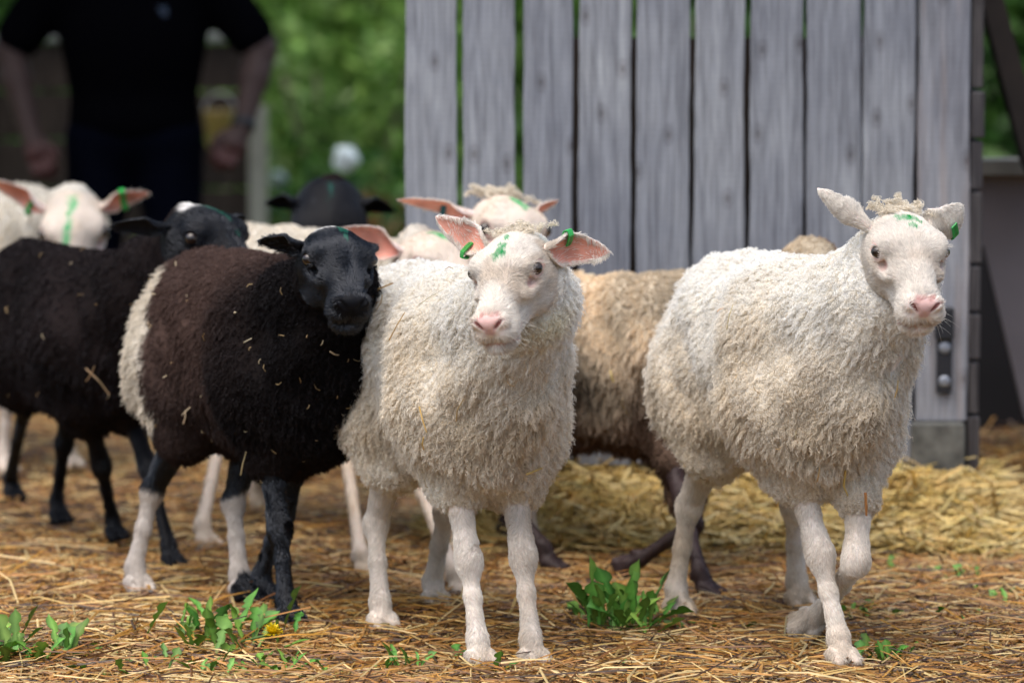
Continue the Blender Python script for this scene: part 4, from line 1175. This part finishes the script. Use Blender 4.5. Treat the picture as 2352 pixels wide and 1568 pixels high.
def plant(px, py, n, L, label, seed, up=.8, flower=False, gn=(.11, .29, .045), w=.115, spread=.03):
    rr = random.Random(seed); g = G(px, py); t = empty('dandelion_plant', tuple(g)); tag(t, label, 'plant', 'green weeds growing through the straw')
    mb = MB()
    for i in range(n):
        az = rr.uniform(0, 6.28); l_ = L * rr.uniform(.55, 1.1); v = rr.uniform(.7, 1.35)
        leaf(mb, (rr.gauss(0, spread), rr.gauss(0, spread), .0), az, l_, l_ * w * rr.uniform(.7, 1.2), rr.uniform(.35, 1.35) * up, rr.uniform(.0, .45), (gn[0] * v * rr.uniform(.8, 1.6), gn[1] * v, gn[2] * v), True, rr)
    link('leaves', mb.data('leaves', True), t, M_LEAF)
    if flower:
        s_ = MB(); q_ = P(625, 1455, g[1] - .10) - g
        s_.tube([(0, 0, 0), q_ * .5 + np.array([.004, 0, .004]), q_], .0022, 8, (.12, .22, .06)); link('stem', s_.data('stem', True), t, M_LEAF)
        f_ = MB()
        for k in range(170):
            az = rr.uniform(0, 6.28); l_ = rr.uniform(.010, .021); e = rr.uniform(-.1, 1.4)
            d = np.array([math.cos(az) * math.cos(e), math.sin(az) * math.cos(e), math.sin(e)]); sd_ = np.array([-math.sin(az), math.cos(az), 0]) * .0016
            b0 = q_ + np.array([0, 0, .001]); f_.add([b0 - sd_ * .5, b0 + sd_ * .5, b0 + d * l_ + sd_, b0 + d * l_ - sd_], [(0, 1, 2, 3)], (.80, .62, .01))
        link('flower_head', f_.data('flower_head'), t, M_LEAF)
plant(1425, 1462, 58, .14, 'large green dandelion plant with toothed leaves between the two front white sheep', 3, 1.15, spread=.035)
plant(492, 1495, 46, .12, 'dandelion plant with one yellow flower in front of the brown and black sheep', 5, 1.1, True, spread=.055)
plant(45, 1530, 80, .105, 'dense clump of toothed green leaves in the lower left corner', 8, 1.0, spread=.05)
plant(430, 1560, 34, .07, 'low leafy weeds at the bottom edge left of the centre, below the yellow flower', 11, .8, spread=.05)
plant(605, 1560, 34, .07, 'leafy weed at the bottom edge just right of the low weeds under the yellow flower', 12, .9, spread=.05)
plant(905, 1552, 12, .07, 'small thin green weed by the rear foot of the centre white sheep', 13, 1.2, w=.12, spread=.02)
plant(1015, 1530, 7, .065, 'small pale green sprig left of the front feet of the centre white sheep', 14, .7, spread=.02)
plant(1135, 1562, 8, .06, 'green sprig between the two front feet of the centre white sheep', 15, .9, spread=.02)
plant(1425, 1563, 7, .07, 'thin upright grass sprig at the bottom edge below the large dandelion', 16, 1.4, w=.07, spread=.01)
plant(1650, 1452, 6, .05, 'small two-leaved sprout just right of the large dandelion', 17, .4, spread=.02)
plant(2010, 1530, 26, .065, 'narrow-leaved green weed beside the front hoof of the right white sheep', 18, 1.1, w=.13, spread=.03)
plant(2130, 1345, 34, .06, 'low green weeds in the straw to the right, behind the right white sheep', 19, .9, w=.15, spread=.06)
plant(2015, 1425, 28, .055, 'little green weeds near the lifted foot of the right white sheep', 20, .9, w=.15, spread=.05)
plant(2290, 1385, 12, .05, 'green weeds at the right edge of the straw', 21, .9, w=.15, spread=.06)
plant(1700, 1500, 8, .045, 'small green sprig just right of the two-leaved sprout', 23, .8, w=.15, spread=.02)
plant(2235, 1450, 14, .05, 'green sprigs in the straw at the far right, below the weeds of the right edge', 24, .9, w=.13, spread=.05)
plant(2210, 1330, 10, .05, 'small weed in the straw below the end of the plank wall', 25, .9, w=.13, spread=.04)
plant(2060, 1375, 12, .045, 'tiny green leaves behind the lifted foot of the right white sheep', 26, .8, w=.14, spread=.04)
plant(330, 1545, 9, .05, 'small weed at the bottom left between the corner clump and the yellow-flowered plant', 27, .9, w=.14, spread=.03)
plant(760, 1560, 8, .045, 'little sprig at the bottom edge under the black foreleg', 28, .9, w=.14, spread=.03)
plant(1560, 1540, 8, .045, 'little sprig at the bottom edge right of the upright grass sprig', 29, .9, w=.14, spread=.03)
plant(1800, 1550, 7, .04, 'tiny sprig at the bottom edge left of the right white sheep', 30, .9, w=.14, spread=.02)
plant(2120, 1500, 10, .05, 'tiny weeds at the lower right beside the narrow-leaved weed', 22, .8, w=.18, spread=.05)

# background: bushes, trees, fence, person ------------------------
def crown_leaves(n, ctr, rad, size, pal, rr, shell=.5):
    d = nrm(rr.normal(0, 1, (n, 3))); r = rr.random(n) ** shell
    lump = 1 + .35 * np.sin(d[:, 0] * 5 + ctr[0] * 3) * np.sin(d[:, 2] * 6 + d[:, 1] * 4)
    c = np.array(ctr) + d * (r * lump)[:, None] * np.array(rad)
    c = c[c[:, 2] > .02]; n = len(c)
    a = nrm(rr.normal(0, 1, (n, 3))); b_ = nrm(np.cross(a, rr.normal(0, 1, (n, 3)))); s_ = size * rr.uniform(.5, 1.3, (n, 1))
    V = np.stack([c - a * s_, c + b_ * s_ * .45, c + a * s_, c - b_ * s_ * .45], 1).reshape(-1, 3)
    F = np.arange(n * 4).reshape(-1, 4); col = np.repeat(pal[rr.integers(0, len(pal), n)] * rr.uniform(.7, 1.3, (n, 1)), 4, 0)
    return V, F, col
GP = np.array([(.025, .085, .012), (.045, .13, .018), (.07, .17, .03), (.018, .055, .012), (.09, .19, .04)])
def bush(px, Y, rad, label, seed, pal=GP, n=3500, size=.05, z=None):
    rr = np.random.default_rng(seed); x = P(px, 500, Y)[0]; t = empty('bush', (x, Y, float(gdrop(Y)))); tag(t, label, 'bush', 'bushes at the back of the yard')
    Vs, Fs, Cs, o_ = [], [], [], 0
    for k in range(9):
        c = rr.normal(0, .33, 3) * np.array(rad); c[2] = abs(c[2]) + rad[2] * rr.uniform(.15, .8)
        V, F, C = crown_leaves(n // 9, c, np.array(rad) * rr.uniform(.35, .6), size, pal * rr.uniform(.75, 1.3), rr, .4)
        Vs.append(V); Fs.append(F + o_); Cs.append(C); o_ += len(V)
    link('foliage', mesh_np('foliage', np.concatenate(Vs), np.concatenate(Fs), np.concatenate(Cs), smooth=False), t, M_LEAF)
    mb = MB()
    for k in range(5):
        d = np.array([rr.normal(0, .35), rr.normal(0, .35), 1.]); mb.tube([(0, 0, -.05), d * rad[2] * .5, d * rad[2] * 1.1 + rr.normal(0, .05, 3)], [.03, .02, .008], 6, (.09, .07, .05))
    link('stems', mb.data('stems', True), t, M_LEAF)
OR = np.array([(.20, .10, .03), (.22, .15, .05), (.05, .13, .02)])
YG = np.array([(.15, .27, .06), (.20, .32, .08), (.09, .19, .03)])
bush(660, 15.5, (.6, .5, .55), 'mid green bush just right of the person', 31)
bush(800, 17.5, (.8, .6, .9), 'light yellow-green bush behind the black sheep at the back', 32, YG)
bush(905, 15.0, (.45, .4, .42), 'green bush with orange-brown leaves at the left end of the plank wall', 33, OR)
bush(760, 21, (1.6, .9, 1.7), 'tall dark green bush behind the yellow-green one', 34, GP * .6, 6000, .07)
bush(500, 23, (2.4, 1.0, 2.2), 'tall bush behind the brown fence', 35, GP, 6000, .08)
bush(1050, 20, (1.6, .9, 1.9), 'bush seen through the left gaps of the plank wall', 36, YG, 6000, .07)
bush(100, 22, (2.2, 1.0, 2.2), 'leafy bush behind the left end of the brown fence', 37, GP, 5000, .08)
bush(1700, 21, (2.6, 1.0, 2.2), 'bush behind the plank wall, seen through its gaps', 38, GP, 6000, .08)
bush(-1500, 20, (3.2, 1.2, 2.6), 'wide dark bush beyond the left end of the yard', 50, GP, 7000, .09)
bush(3600, 20, (3.2, 1.2, 2.6), 'wide dark bush beyond the right end of the yard', 51, GP, 7000, .09)
bush(2330, 18, (.9, .7, 1.9), 'bush behind the lean-to at the right edge', 39, GP * .8, 5000, .07)
def tree(px, Y, h, label, seed, low=.40):
    rr = np.random.default_rng(seed); x = P(px, 500, Y)[0]; t = empty('tree', (x, Y, float(gdrop(Y)))); tag(t, label, 'tree', 'trees around the yard')
    mb = MB(); mb.tube([(0, 0, -.1), (.05, .03, h * .2), (-.05, 0, h * .45), (.06, 0, h * .8)], [.26, .2, .14, .05], 12, (.08, .065, .05))
    for k in range(12):
        z = h * rr.uniform(.35, .75); az = rr.uniform(0, 6.28); l_ = h * .26; d = np.array([math.cos(az), math.sin(az), .5])
        mb.tube([(0, 0, z), d * l_ * .5 + [0, 0, z], d * l_ + [0, 0, z]], [.08, .05, .02], 7, (.08, .065, .05))
    link('trunk', mb.data('trunk', True), t, M_LEAF)
    Vs, Fs, Cs, o_ = [], [], [], 0
    for k in range(24):
        c = np.array([rr.normal(0, .16) * h, rr.normal(0, .16) * h, h * rr.uniform(low, .95)])
        V, F, C = crown_leaves(700, c, np.array([.16, .16, .12]) * h, .10, GP * rr.uniform(.6, 1.4), rr, .4)
        Vs.append(V); Fs.append(F + o_); Cs.append(C); o_ += len(V)
    link('crown', mesh_np('crown', np.concatenate(Vs), np.concatenate(Fs), np.concatenate(Cs), smooth=False), t, M_LEAF)
for a_ in ((300, 27, 9, 'broad green tree behind the left bushes', 41), (1000, 30, 10, 'broad green tree behind the middle bushes', 42), (2000, 28, 9, 'broad green tree behind the plank wall', 43), (-500, 12.0, 7.5, 'spreading tree whose crown hangs over the person at the left', 44, .50)): tree(*a_)  # the last tree is added out of view to shade the person
# grass far
n_ = 30000; x = rng.uniform(-9, 9, n_); y = rng.uniform(12.5, 34, n_); az = rng.uniform(0, 6.28, n_); L = rng.uniform(.06, .16, n_)
d = np.stack([np.cos(az) * .4, np.sin(az) * .4, np.ones(n_)], 1); sd_ = np.stack([-np.sin(az), np.cos(az), 0 * az], 1) * .006
c0 = np.stack([x, y, gdrop(y)], 1); V = np.stack([c0 - sd_, c0 + sd_, c0 + d * L[:, None] + sd_ * .3, c0 + d * L[:, None] - sd_ * .3], 1).reshape(-1, 3)
tag(link('grass', mesh_np('grass', V, np.arange(n_ * 4).reshape(-1, 4), np.repeat(YG[rng.integers(0, 3, n_)] * rng.uniform(.6, 1.2, (n_, 1)), 4, 0), smooth=False), None, M_LEAF), 'rough green grass at the back of the yard', 'grass', kind='stuff')
lawn = MB(); lawn.add([(-60, 14.1, -.355), (60, 14.1, -.355), (60, 119, -.355), (-60, 119, -.355)], [(0, 1, 2, 3)])
tag(link('lawn', lawn.data('lawn'), None, flat('lawn_green', (.07, .15, .03), .9, 3, .4)), kind='structure')
# brown fence
FY = 15.2
fe_ = empty('board_fence', (P(300, 500, FY)[0], FY, 0)); tag(fe_, 'low brown board fence behind the person', 'fence')
fx = fe_.location.x; ztop = P(300, 95, FY)[2]
for k in range(6):
    mb = MB(); z_ = -.28 + k * (ztop + .28) / 6; mb.box((P(-120, 500, FY)[0] - fx, 0, z_), (P(600, 500, FY)[0] - fx, .028, z_ + (ztop + .28) / 6 - .012), bev=.003); link('board', mb.data('board'), fe_, M_WOODB)
mb = MB(); mb.box((P(-120, 500, FY)[0] - fx, -.03, ztop), (P(600, 500, FY)[0] - fx, .07, ztop + .03), bev=.004); link('cap_rail', mb.data('cap_rail'), fe_, flat('rail_highlight', (.22, .22, .21), .7, 6, .2))  # pale tone paints in the whitish highlight along the fence top
for px in (-60, 290, 596):
    mb = MB(); mb.box((P(px, 500, FY)[0] - fx - .035, -.075, -.40), (P(px, 500, FY)[0] - fx + .035, -.032, ztop - .01 if px != 596 else .62), bev=.004); link('post', mb.data('post'), fe_, flat('pale_post', (.30, .29, .24), .7, 6, .2) if px == 596 else M_WOODB)
bk = empty('cloth_standin', tuple(P(505, 300, 15.0))); tag(bk, 'yellow stand-in for a cloth hanging on the brown fence by the person’s hand'.replace('’', "'"), 'cloth_standin')  # pail shape stands in for a yellow hanging cloth
mb = MB(); mb.tube([(0, 0, -.07), (0, 0, -.065), (0, 0, .07), (0, 0, .078)], [.045, .05, .062, .064], 20, (.26, .18, .05)); link('pail', mb.data('pail', True), bk, M_TAG)
mb = MB(); mb.tube([(.062 * math.cos(a_), 0, .07 + .075 * math.sin(a_)) for a_ in np.linspace(0, math.pi, 14)], .003, 6, (.5, .5, .5)); link('bail', mb.data('bail', True), bk, M_TAG)
def highlight(px, py, Y, r, label, c=(.75, .80, .80)):  # added ball on a stem, standing in for a bright out-of-focus spot
    g = P(px, py, Y); rr = np.random.default_rng(int(px)); nu_, nv_ = 14, 20; V, F = [], []
    for i in range(nu_ + 1):
        for j in range(nv_):
            u, v = math.pi * i / nu_, 6.283 * j / nv_; d = np.array([math.sin(u) * math.cos(v), math.sin(u) * math.sin(v), math.cos(u)])
            V.append(d * r * (1 + .12 * math.sin(3 * d[0] + 5 * d[2]) + .08 * math.sin(7 * d[1])))
    for i in range(nu_):
        for j in range(nv_): F.append((i * nv_ + j, (i + 1) * nv_ + j, (i + 1) * nv_ + (j + 1) % nv_, i * nv_ + (j + 1) % nv_))
    t = empty('flower', (g[0], g[1], 0)); tag(t, label, 'flower')
    mb = MB(); mb.add(np.array(V) + np.array([0, 0, g[2]]), F, c); link('highlight_ball', mb.data('highlight_ball', True), t, M_TAG)
    mb = MB(); mb.tube([(.02, 0, -.40), (.01, .01, g[2] * .5), (0, 0, g[2])], .006, 8, (.07, .16, .03)); link('stem', mb.data('stem', True), t, M_LEAF)
highlight(795, 365, 14.2, .048, 'white ball added for a bright blurred spot in front of the green bushes', (.80, .88, .85))
highlight(640, 412, 14.6, .035, 'dimmer pale ball added for a fainter blurred spot low by the fence post', (.16, .22, .18))

# ---------------------------------------------------------------- person
PY, PS = 12.3, 1.16
pc = np.array([P(310, 400, PY)[0], PY, float(gdrop(12.3))])
pr = empty('person', tuple(pc)); pr.scale = (PS, PS, PS)
PL = lambda px, py, Y: (P(px, py, Y) - pc) / PS; tag(pr, 'person in a black T-shirt and dark jeans standing behind the sheep, elbows out', 'person')
L_ = lambda x, y, z: np.array([x, y, z])
body, shirt, jeans = [], [], []
def cone(lst, a, b, ra, rb, k=.03): lst.append(Pr('cone', a, b, ra, rb, k=k))
def ell(lst, a, r_, k=.05): lst.append(Pr('ell', a, ra=np.array(r_), k=k))
for g in (body, shirt):
    e_ = .014 if g is shirt else 0
    ell(g, L_(0, .0, 1.10), (.175 + e_, .115 + e_, .19 + e_), .08); ell(g, L_(0, 0, .90), (.165 + e_, .115 + e_, .17 + e_), .08); ell(g, L_(0, -.01, 1.02), (.165 + e_, .125 + e_, .16), .08)
    cone(g, L_(-.15, 0, 1.20), L_(.15, 0, 1.20), .07 + e_, .07 + e_, .06)
ell(shirt, L_(0, 0, .78), (.178, .128, .09), .06)
ell(body, L_(0, 0, .76), (.16, .11, .11), .06)
cone(body, L_(0, .0, 1.22), L_(0, -.03, 1.36), .058, .052)
ell(body, L_(0, -.045, 1.475), (.072, .090, .108), .02); cone(body, L_(0, -.07, 1.44), L_(0, -.10, 1.41), .045, .028)
ell(body, L_(0, -.138, 1.462), (.012, .018, .018), .012)
for sg in (1, -1): ell(body, L_(sg * .074, -.04, 1.465), (.009, .018, .028), .006)
arms = {1: (L_(.19, .0, 1.20), PL(600, 112, PY), PL(556, 300, PY - .12), PL(512, 368, PY - .16)), -1: (L_(-.19, 0, 1.20), PL(22, 118, PY), PL(74, 318, PY - .12), PL(98, 378, PY - .16))}
for sg, (sh_, el_, wr_, ha_) in arms.items():
    cone(body, sh_, el_, .056, .043); cone(body, el_, el_ + (wr_ - el_) * .35, .043, .041, .02); cone(body, el_ + (wr_ - el_) * .35, wr_, .041, .026, .02)
    mid = sh_ + (el_ - sh_) * .80; cone(shirt, sh_, mid, .072, .066, .05)
    d = nrm(ha_ - wr_); sd_ = nrm(np.cross(d, [0, 1, 0])) * (1 if sg > 0 else -1)
    pm = wr_ + d * .045; cone(body, wr_ + d * .012, pm, .024, .028, .02); cone(body, pm - sd_ * .018, pm + sd_ * .018, .019, .019, .02)
    for i in range(4):
        b0 = pm + d * .024 + sd_ * (-.027 + .018 * i); lf = (.030, .036, .034, .026)[i]
        b1 = b0 + d * lf + L_(0, -.008, 0); b2 = b1 + d * lf * .55 + L_(0, .022, 0); b3 = b2 + d * lf * .2 + L_(0, .020, 0)
        cone(body, b0 - d * .01, b1, .0095, .0088, .004); cone(body, b1, b2, .0088, .0080, .004); cone(body, b2, b3, .0080, .0070, .004)
    t0 = pm - d * .022 - sd_ * .026; t1 = t0 + d * .030 - sd_ * .018 + L_(0, -.012, 0); t2 = t1 + d * .028 + L_(0, -.004, 0)
    cone(body, t0, t1, .0125, .0105, .008); cone(body, t1, t2, .0105, .0085, .004)
for sg in (1, -1):
    hipj, kn_, an_ = L_(sg * .09, 0, .72), L_(sg * .115, -.02, .40), L_(sg * .12, .02, .07)
    cone(body, hipj, kn_, .078, .05); cone(body, kn_, an_, .05, .034)
    cone(jeans, hipj, kn_, .100, .070, .05); cone(jeans, kn_, an_ + L_(0, 0, .02), .070, .060, .03)
    cone(body, an_ - L_(0, 0, .03), an_ - L_(0, .14, .035), .035, .028)
ell(jeans, L_(0, 0, .765), (.168, .120, .105), .05)
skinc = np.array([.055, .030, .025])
def build(prims, nm, c, mat, h, fine, par):
    lo = np.min([p_.lo for p_ in prims], 0) - .02; hi = np.max([p_.hi for p_ in prims], 0) + .02
    V, Q = surf_nets(prims, axis(lo[0], hi[0], h, fine[0]), axis(lo[1], hi[1], h, fine[1]), axis(lo[2], hi[2], h, fine[2]))
    return link(nm, mesh_np(nm, V, Q, np.tile(c, (len(V), 1)) if np.ndim(c) == 1 else c(V)), par, mat)
hz_ = [(a[3][0] - .08, a[3][0] + .08, .004) for a in arms.values()]
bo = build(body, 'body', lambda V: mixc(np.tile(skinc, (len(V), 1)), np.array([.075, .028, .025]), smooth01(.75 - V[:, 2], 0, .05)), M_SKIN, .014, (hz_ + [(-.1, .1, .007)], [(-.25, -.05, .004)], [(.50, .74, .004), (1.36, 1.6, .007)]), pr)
clo = lambda n, c: mat_attr(n, .95, 0, 25, .0, .003, 40)
tee = build(shirt, 't_shirt', np.array([.0022, .0022, .0032]), clo('black_cotton', 0), .012, ([], [], []), pr)
build(jeans, 'jeans', np.array([.0025, .0032, .007]), clo('dark_denim', 0), .012, ([], [], []), pr)
hair = []; ell(hair, L_(0, -.022, 1.508), (.080, .092, .088), .02); ell(hair, L_(0, .015, 1.47), (.074, .068, .085), .02)
build(hair, 'hair', np.array([.06, .035, .02]), M_FLEECE, .008, ([], [], []), pr)
for sg in (1, -1):
    mb = MB(); c0 = L_(sg * .030, -.122, 1.488)
    for i in range(9):
        pass
    mb.tube([c0 + L_(0, -.003, -.004), c0 + L_(0, -.0035, 0), c0 + L_(0, -.003, .004)], [.004, .008, .004], 10, (.03, .02, .02)); link('eye', mb.data('eye', True), pr, M_EYE)
    sho = []; cone(sho, L_(sg * .12, .035, .035), L_(sg * .12, -.13, .03), .042, .038); build(sho, 'shoe', np.array([.015, .014, .014]), M_IRON, .01, ([], [], []), pr)
mb = MB(); mb.tube([L_(-.025, -.138, 1.425), L_(0, -.142, 1.423), L_(.025, -.138, 1.425)], .004, 8, (.35, .13, .12)); link('mouth', mb.data('mouth', True), pr, M_SKIN)
sh_, el_, wr_, ha_ = arms[1]; d = nrm(wr_ - el_)
mb = MB(); mb.tube([wr_ - d * .030, wr_ - d * .005], .033, 20, (.01, .01, .012)); w_o = link('wrist_watch', mb.data('wrist_watch', True), pr, M_TAG)
mb = MB(); mb.box((.04, -.1385, 1.075), (.105, -.1290, 1.10), c=(.02, .04, .08)); link('shirt_print', mb.data('shirt_print'), tee, M_TAG)

# ---------------------------------------------------------------- bits of straw caught in the wool
from mathutils.bvhtree import BVHTree
surf = [BVHTree.FromPolygons([Vector(v) for v in V_], [tuple(int(i) for i in q_) for q_ in Q_]) for (_l, V_, Q_) in WOOLSURF]
org = Vector((0, 0, CAM_H)); Vs, Fs, Cs, o_ = [], [], [], 0
def bit(px, py, L, ang, w=.0024, c=(.60, .42, .20), lift=.016):
    """one stalk lying on whatever fleece is there; L in metres"""
    global o_
    p7 = P(px, py, 7); d = (Vector(p7) - org).normalized(); best = None
    for t_ in surf:
        h_, n_, _i, dist = t_.ray_cast(org, d)
        if h_ is not None and (best is None or dist < best[2]): best = (h_, n_, dist)
    if best is None: return
    n_ = np.array(best[1]); c0 = np.array(best[0]) + n_ * lift
    u = np.array([math.cos(R(ang)), 0, math.sin(R(ang))]); u = nrm(u - n_ * np.dot(u, n_) + n_ * random.uniform(-.15, .25)); v = nrm(np.cross(n_, u))
    bend = random.uniform(-.12, .12) * L
    pts = [c0 - u * L / 2, c0 + v * bend + n_ * .003, c0 + u * L / 2]
    V = []
    for i, p_ in enumerate(pts):
        for k in range(4):
            a_ = k * math.pi / 2 + .5; V.append(p_ + (v * math.cos(a_) + n_ * math.sin(a_)) * w / 2 * (1, .9, .7)[i])
    F = [(i * 4 + k, i * 4 + (k + 1) % 4, (i + 1) * 4 + (k + 1) % 4, (i + 1) * 4 + k) for i in (0, 1) for k in range(4)] + [(3, 2, 1, 0), (8, 9, 10, 11)]
    Vs.append(np.array(V)); Fs.extend([tuple(x + o_ for x in f) for f in F]); Cs.append(np.tile(np.array(c) * random.uniform(.8, 1.15), (len(V), 1))); o_ += len(V)
for a_ in ((930, 757, .055, 52, .0028, (.50, .32, .14)), (882, 682, .055, 48, .0045, (.48, .29, .10)), (852, 688, .030, -65, .0035, (.75, .62, .45)), (1000, 700, .05, 60, .0015, (.6, .5, .3)),
           (1065, 930, .05, 65), (985, 960, .045, -70, .003, (.62, .42, .15)), (990, 1010, .03, 50, .0035, (.62, .42, .15)), (1215, 1068, .045, -22, .004, (.72, .52, .22)), (1178, 905, .07, 28, .0014, (.28, .20, .12)),
           (1695, 735, .045, 70, .0018, (.6, .5, .22)), (1675, 720, .02, -30, .002, (.7, .4, .2)), (1942, 1100, .06, -80, .0045, (.72, .55, .20)), (1982, 1150, .04, -85, .005, (.55, .24, .08)), (1882, 1078, .03, 80, .003, (.6, .4, .2)),
           (2040, 895, .03, 65, .003, (.6, .42, .2)), (1260, 500, .03, 20), (440, 935, .035, 40, .003, (.72, .60, .45)), (425, 950, .03, 80, .003, (.72, .60, .45)), (572, 1060, .045, 72, .002, (.6, .45, .25)), (765, 798, .02, -40, .003, (.65, .5, .35)),
           (228, 870, .07, -48, .004, (.45, .30, .18)), (215, 850, .05, 55, .003, (.45, .30, .18)), (1418, 860, .025, -65, .004, (.75, .58, .25)), (1450, 925, .04, 60, .003, (.55, .40, .2)), (1020, 1225, .06, 62, .004, (.5, .4, .25))): bit(*a_)
for k in range(95):
    z_ = k % 23
    px, py = ((random.uniform(320, 820), random.uniform(640, 1120)) if z_ < 10 else (random.uniform(20, 420), random.uniform(560, 950)) if z_ < 14 else (random.uniform(830, 1320), random.uniform(620, 1120)) if z_ < 18 else (random.uniform(1510, 2090), random.uniform(600, 1120)))
    bit(px, py, random.uniform(.004, .018), random.uniform(0, 180), random.uniform(.0010, .0022), random.choice([(.62, .45, .25), (.72, .60, .42), (.45, .28, .12), (.30, .2, .1)]), random.uniform(.003, .012))
if Vs:
    tag(link('straw_bits', mesh_np('straw_bits', np.concatenate(Vs), np.array(Fs), np.concatenate(Cs), smooth=False), None, M_STRAW), 'small bits of straw caught in the fleeces', 'straw', kind='stuff')
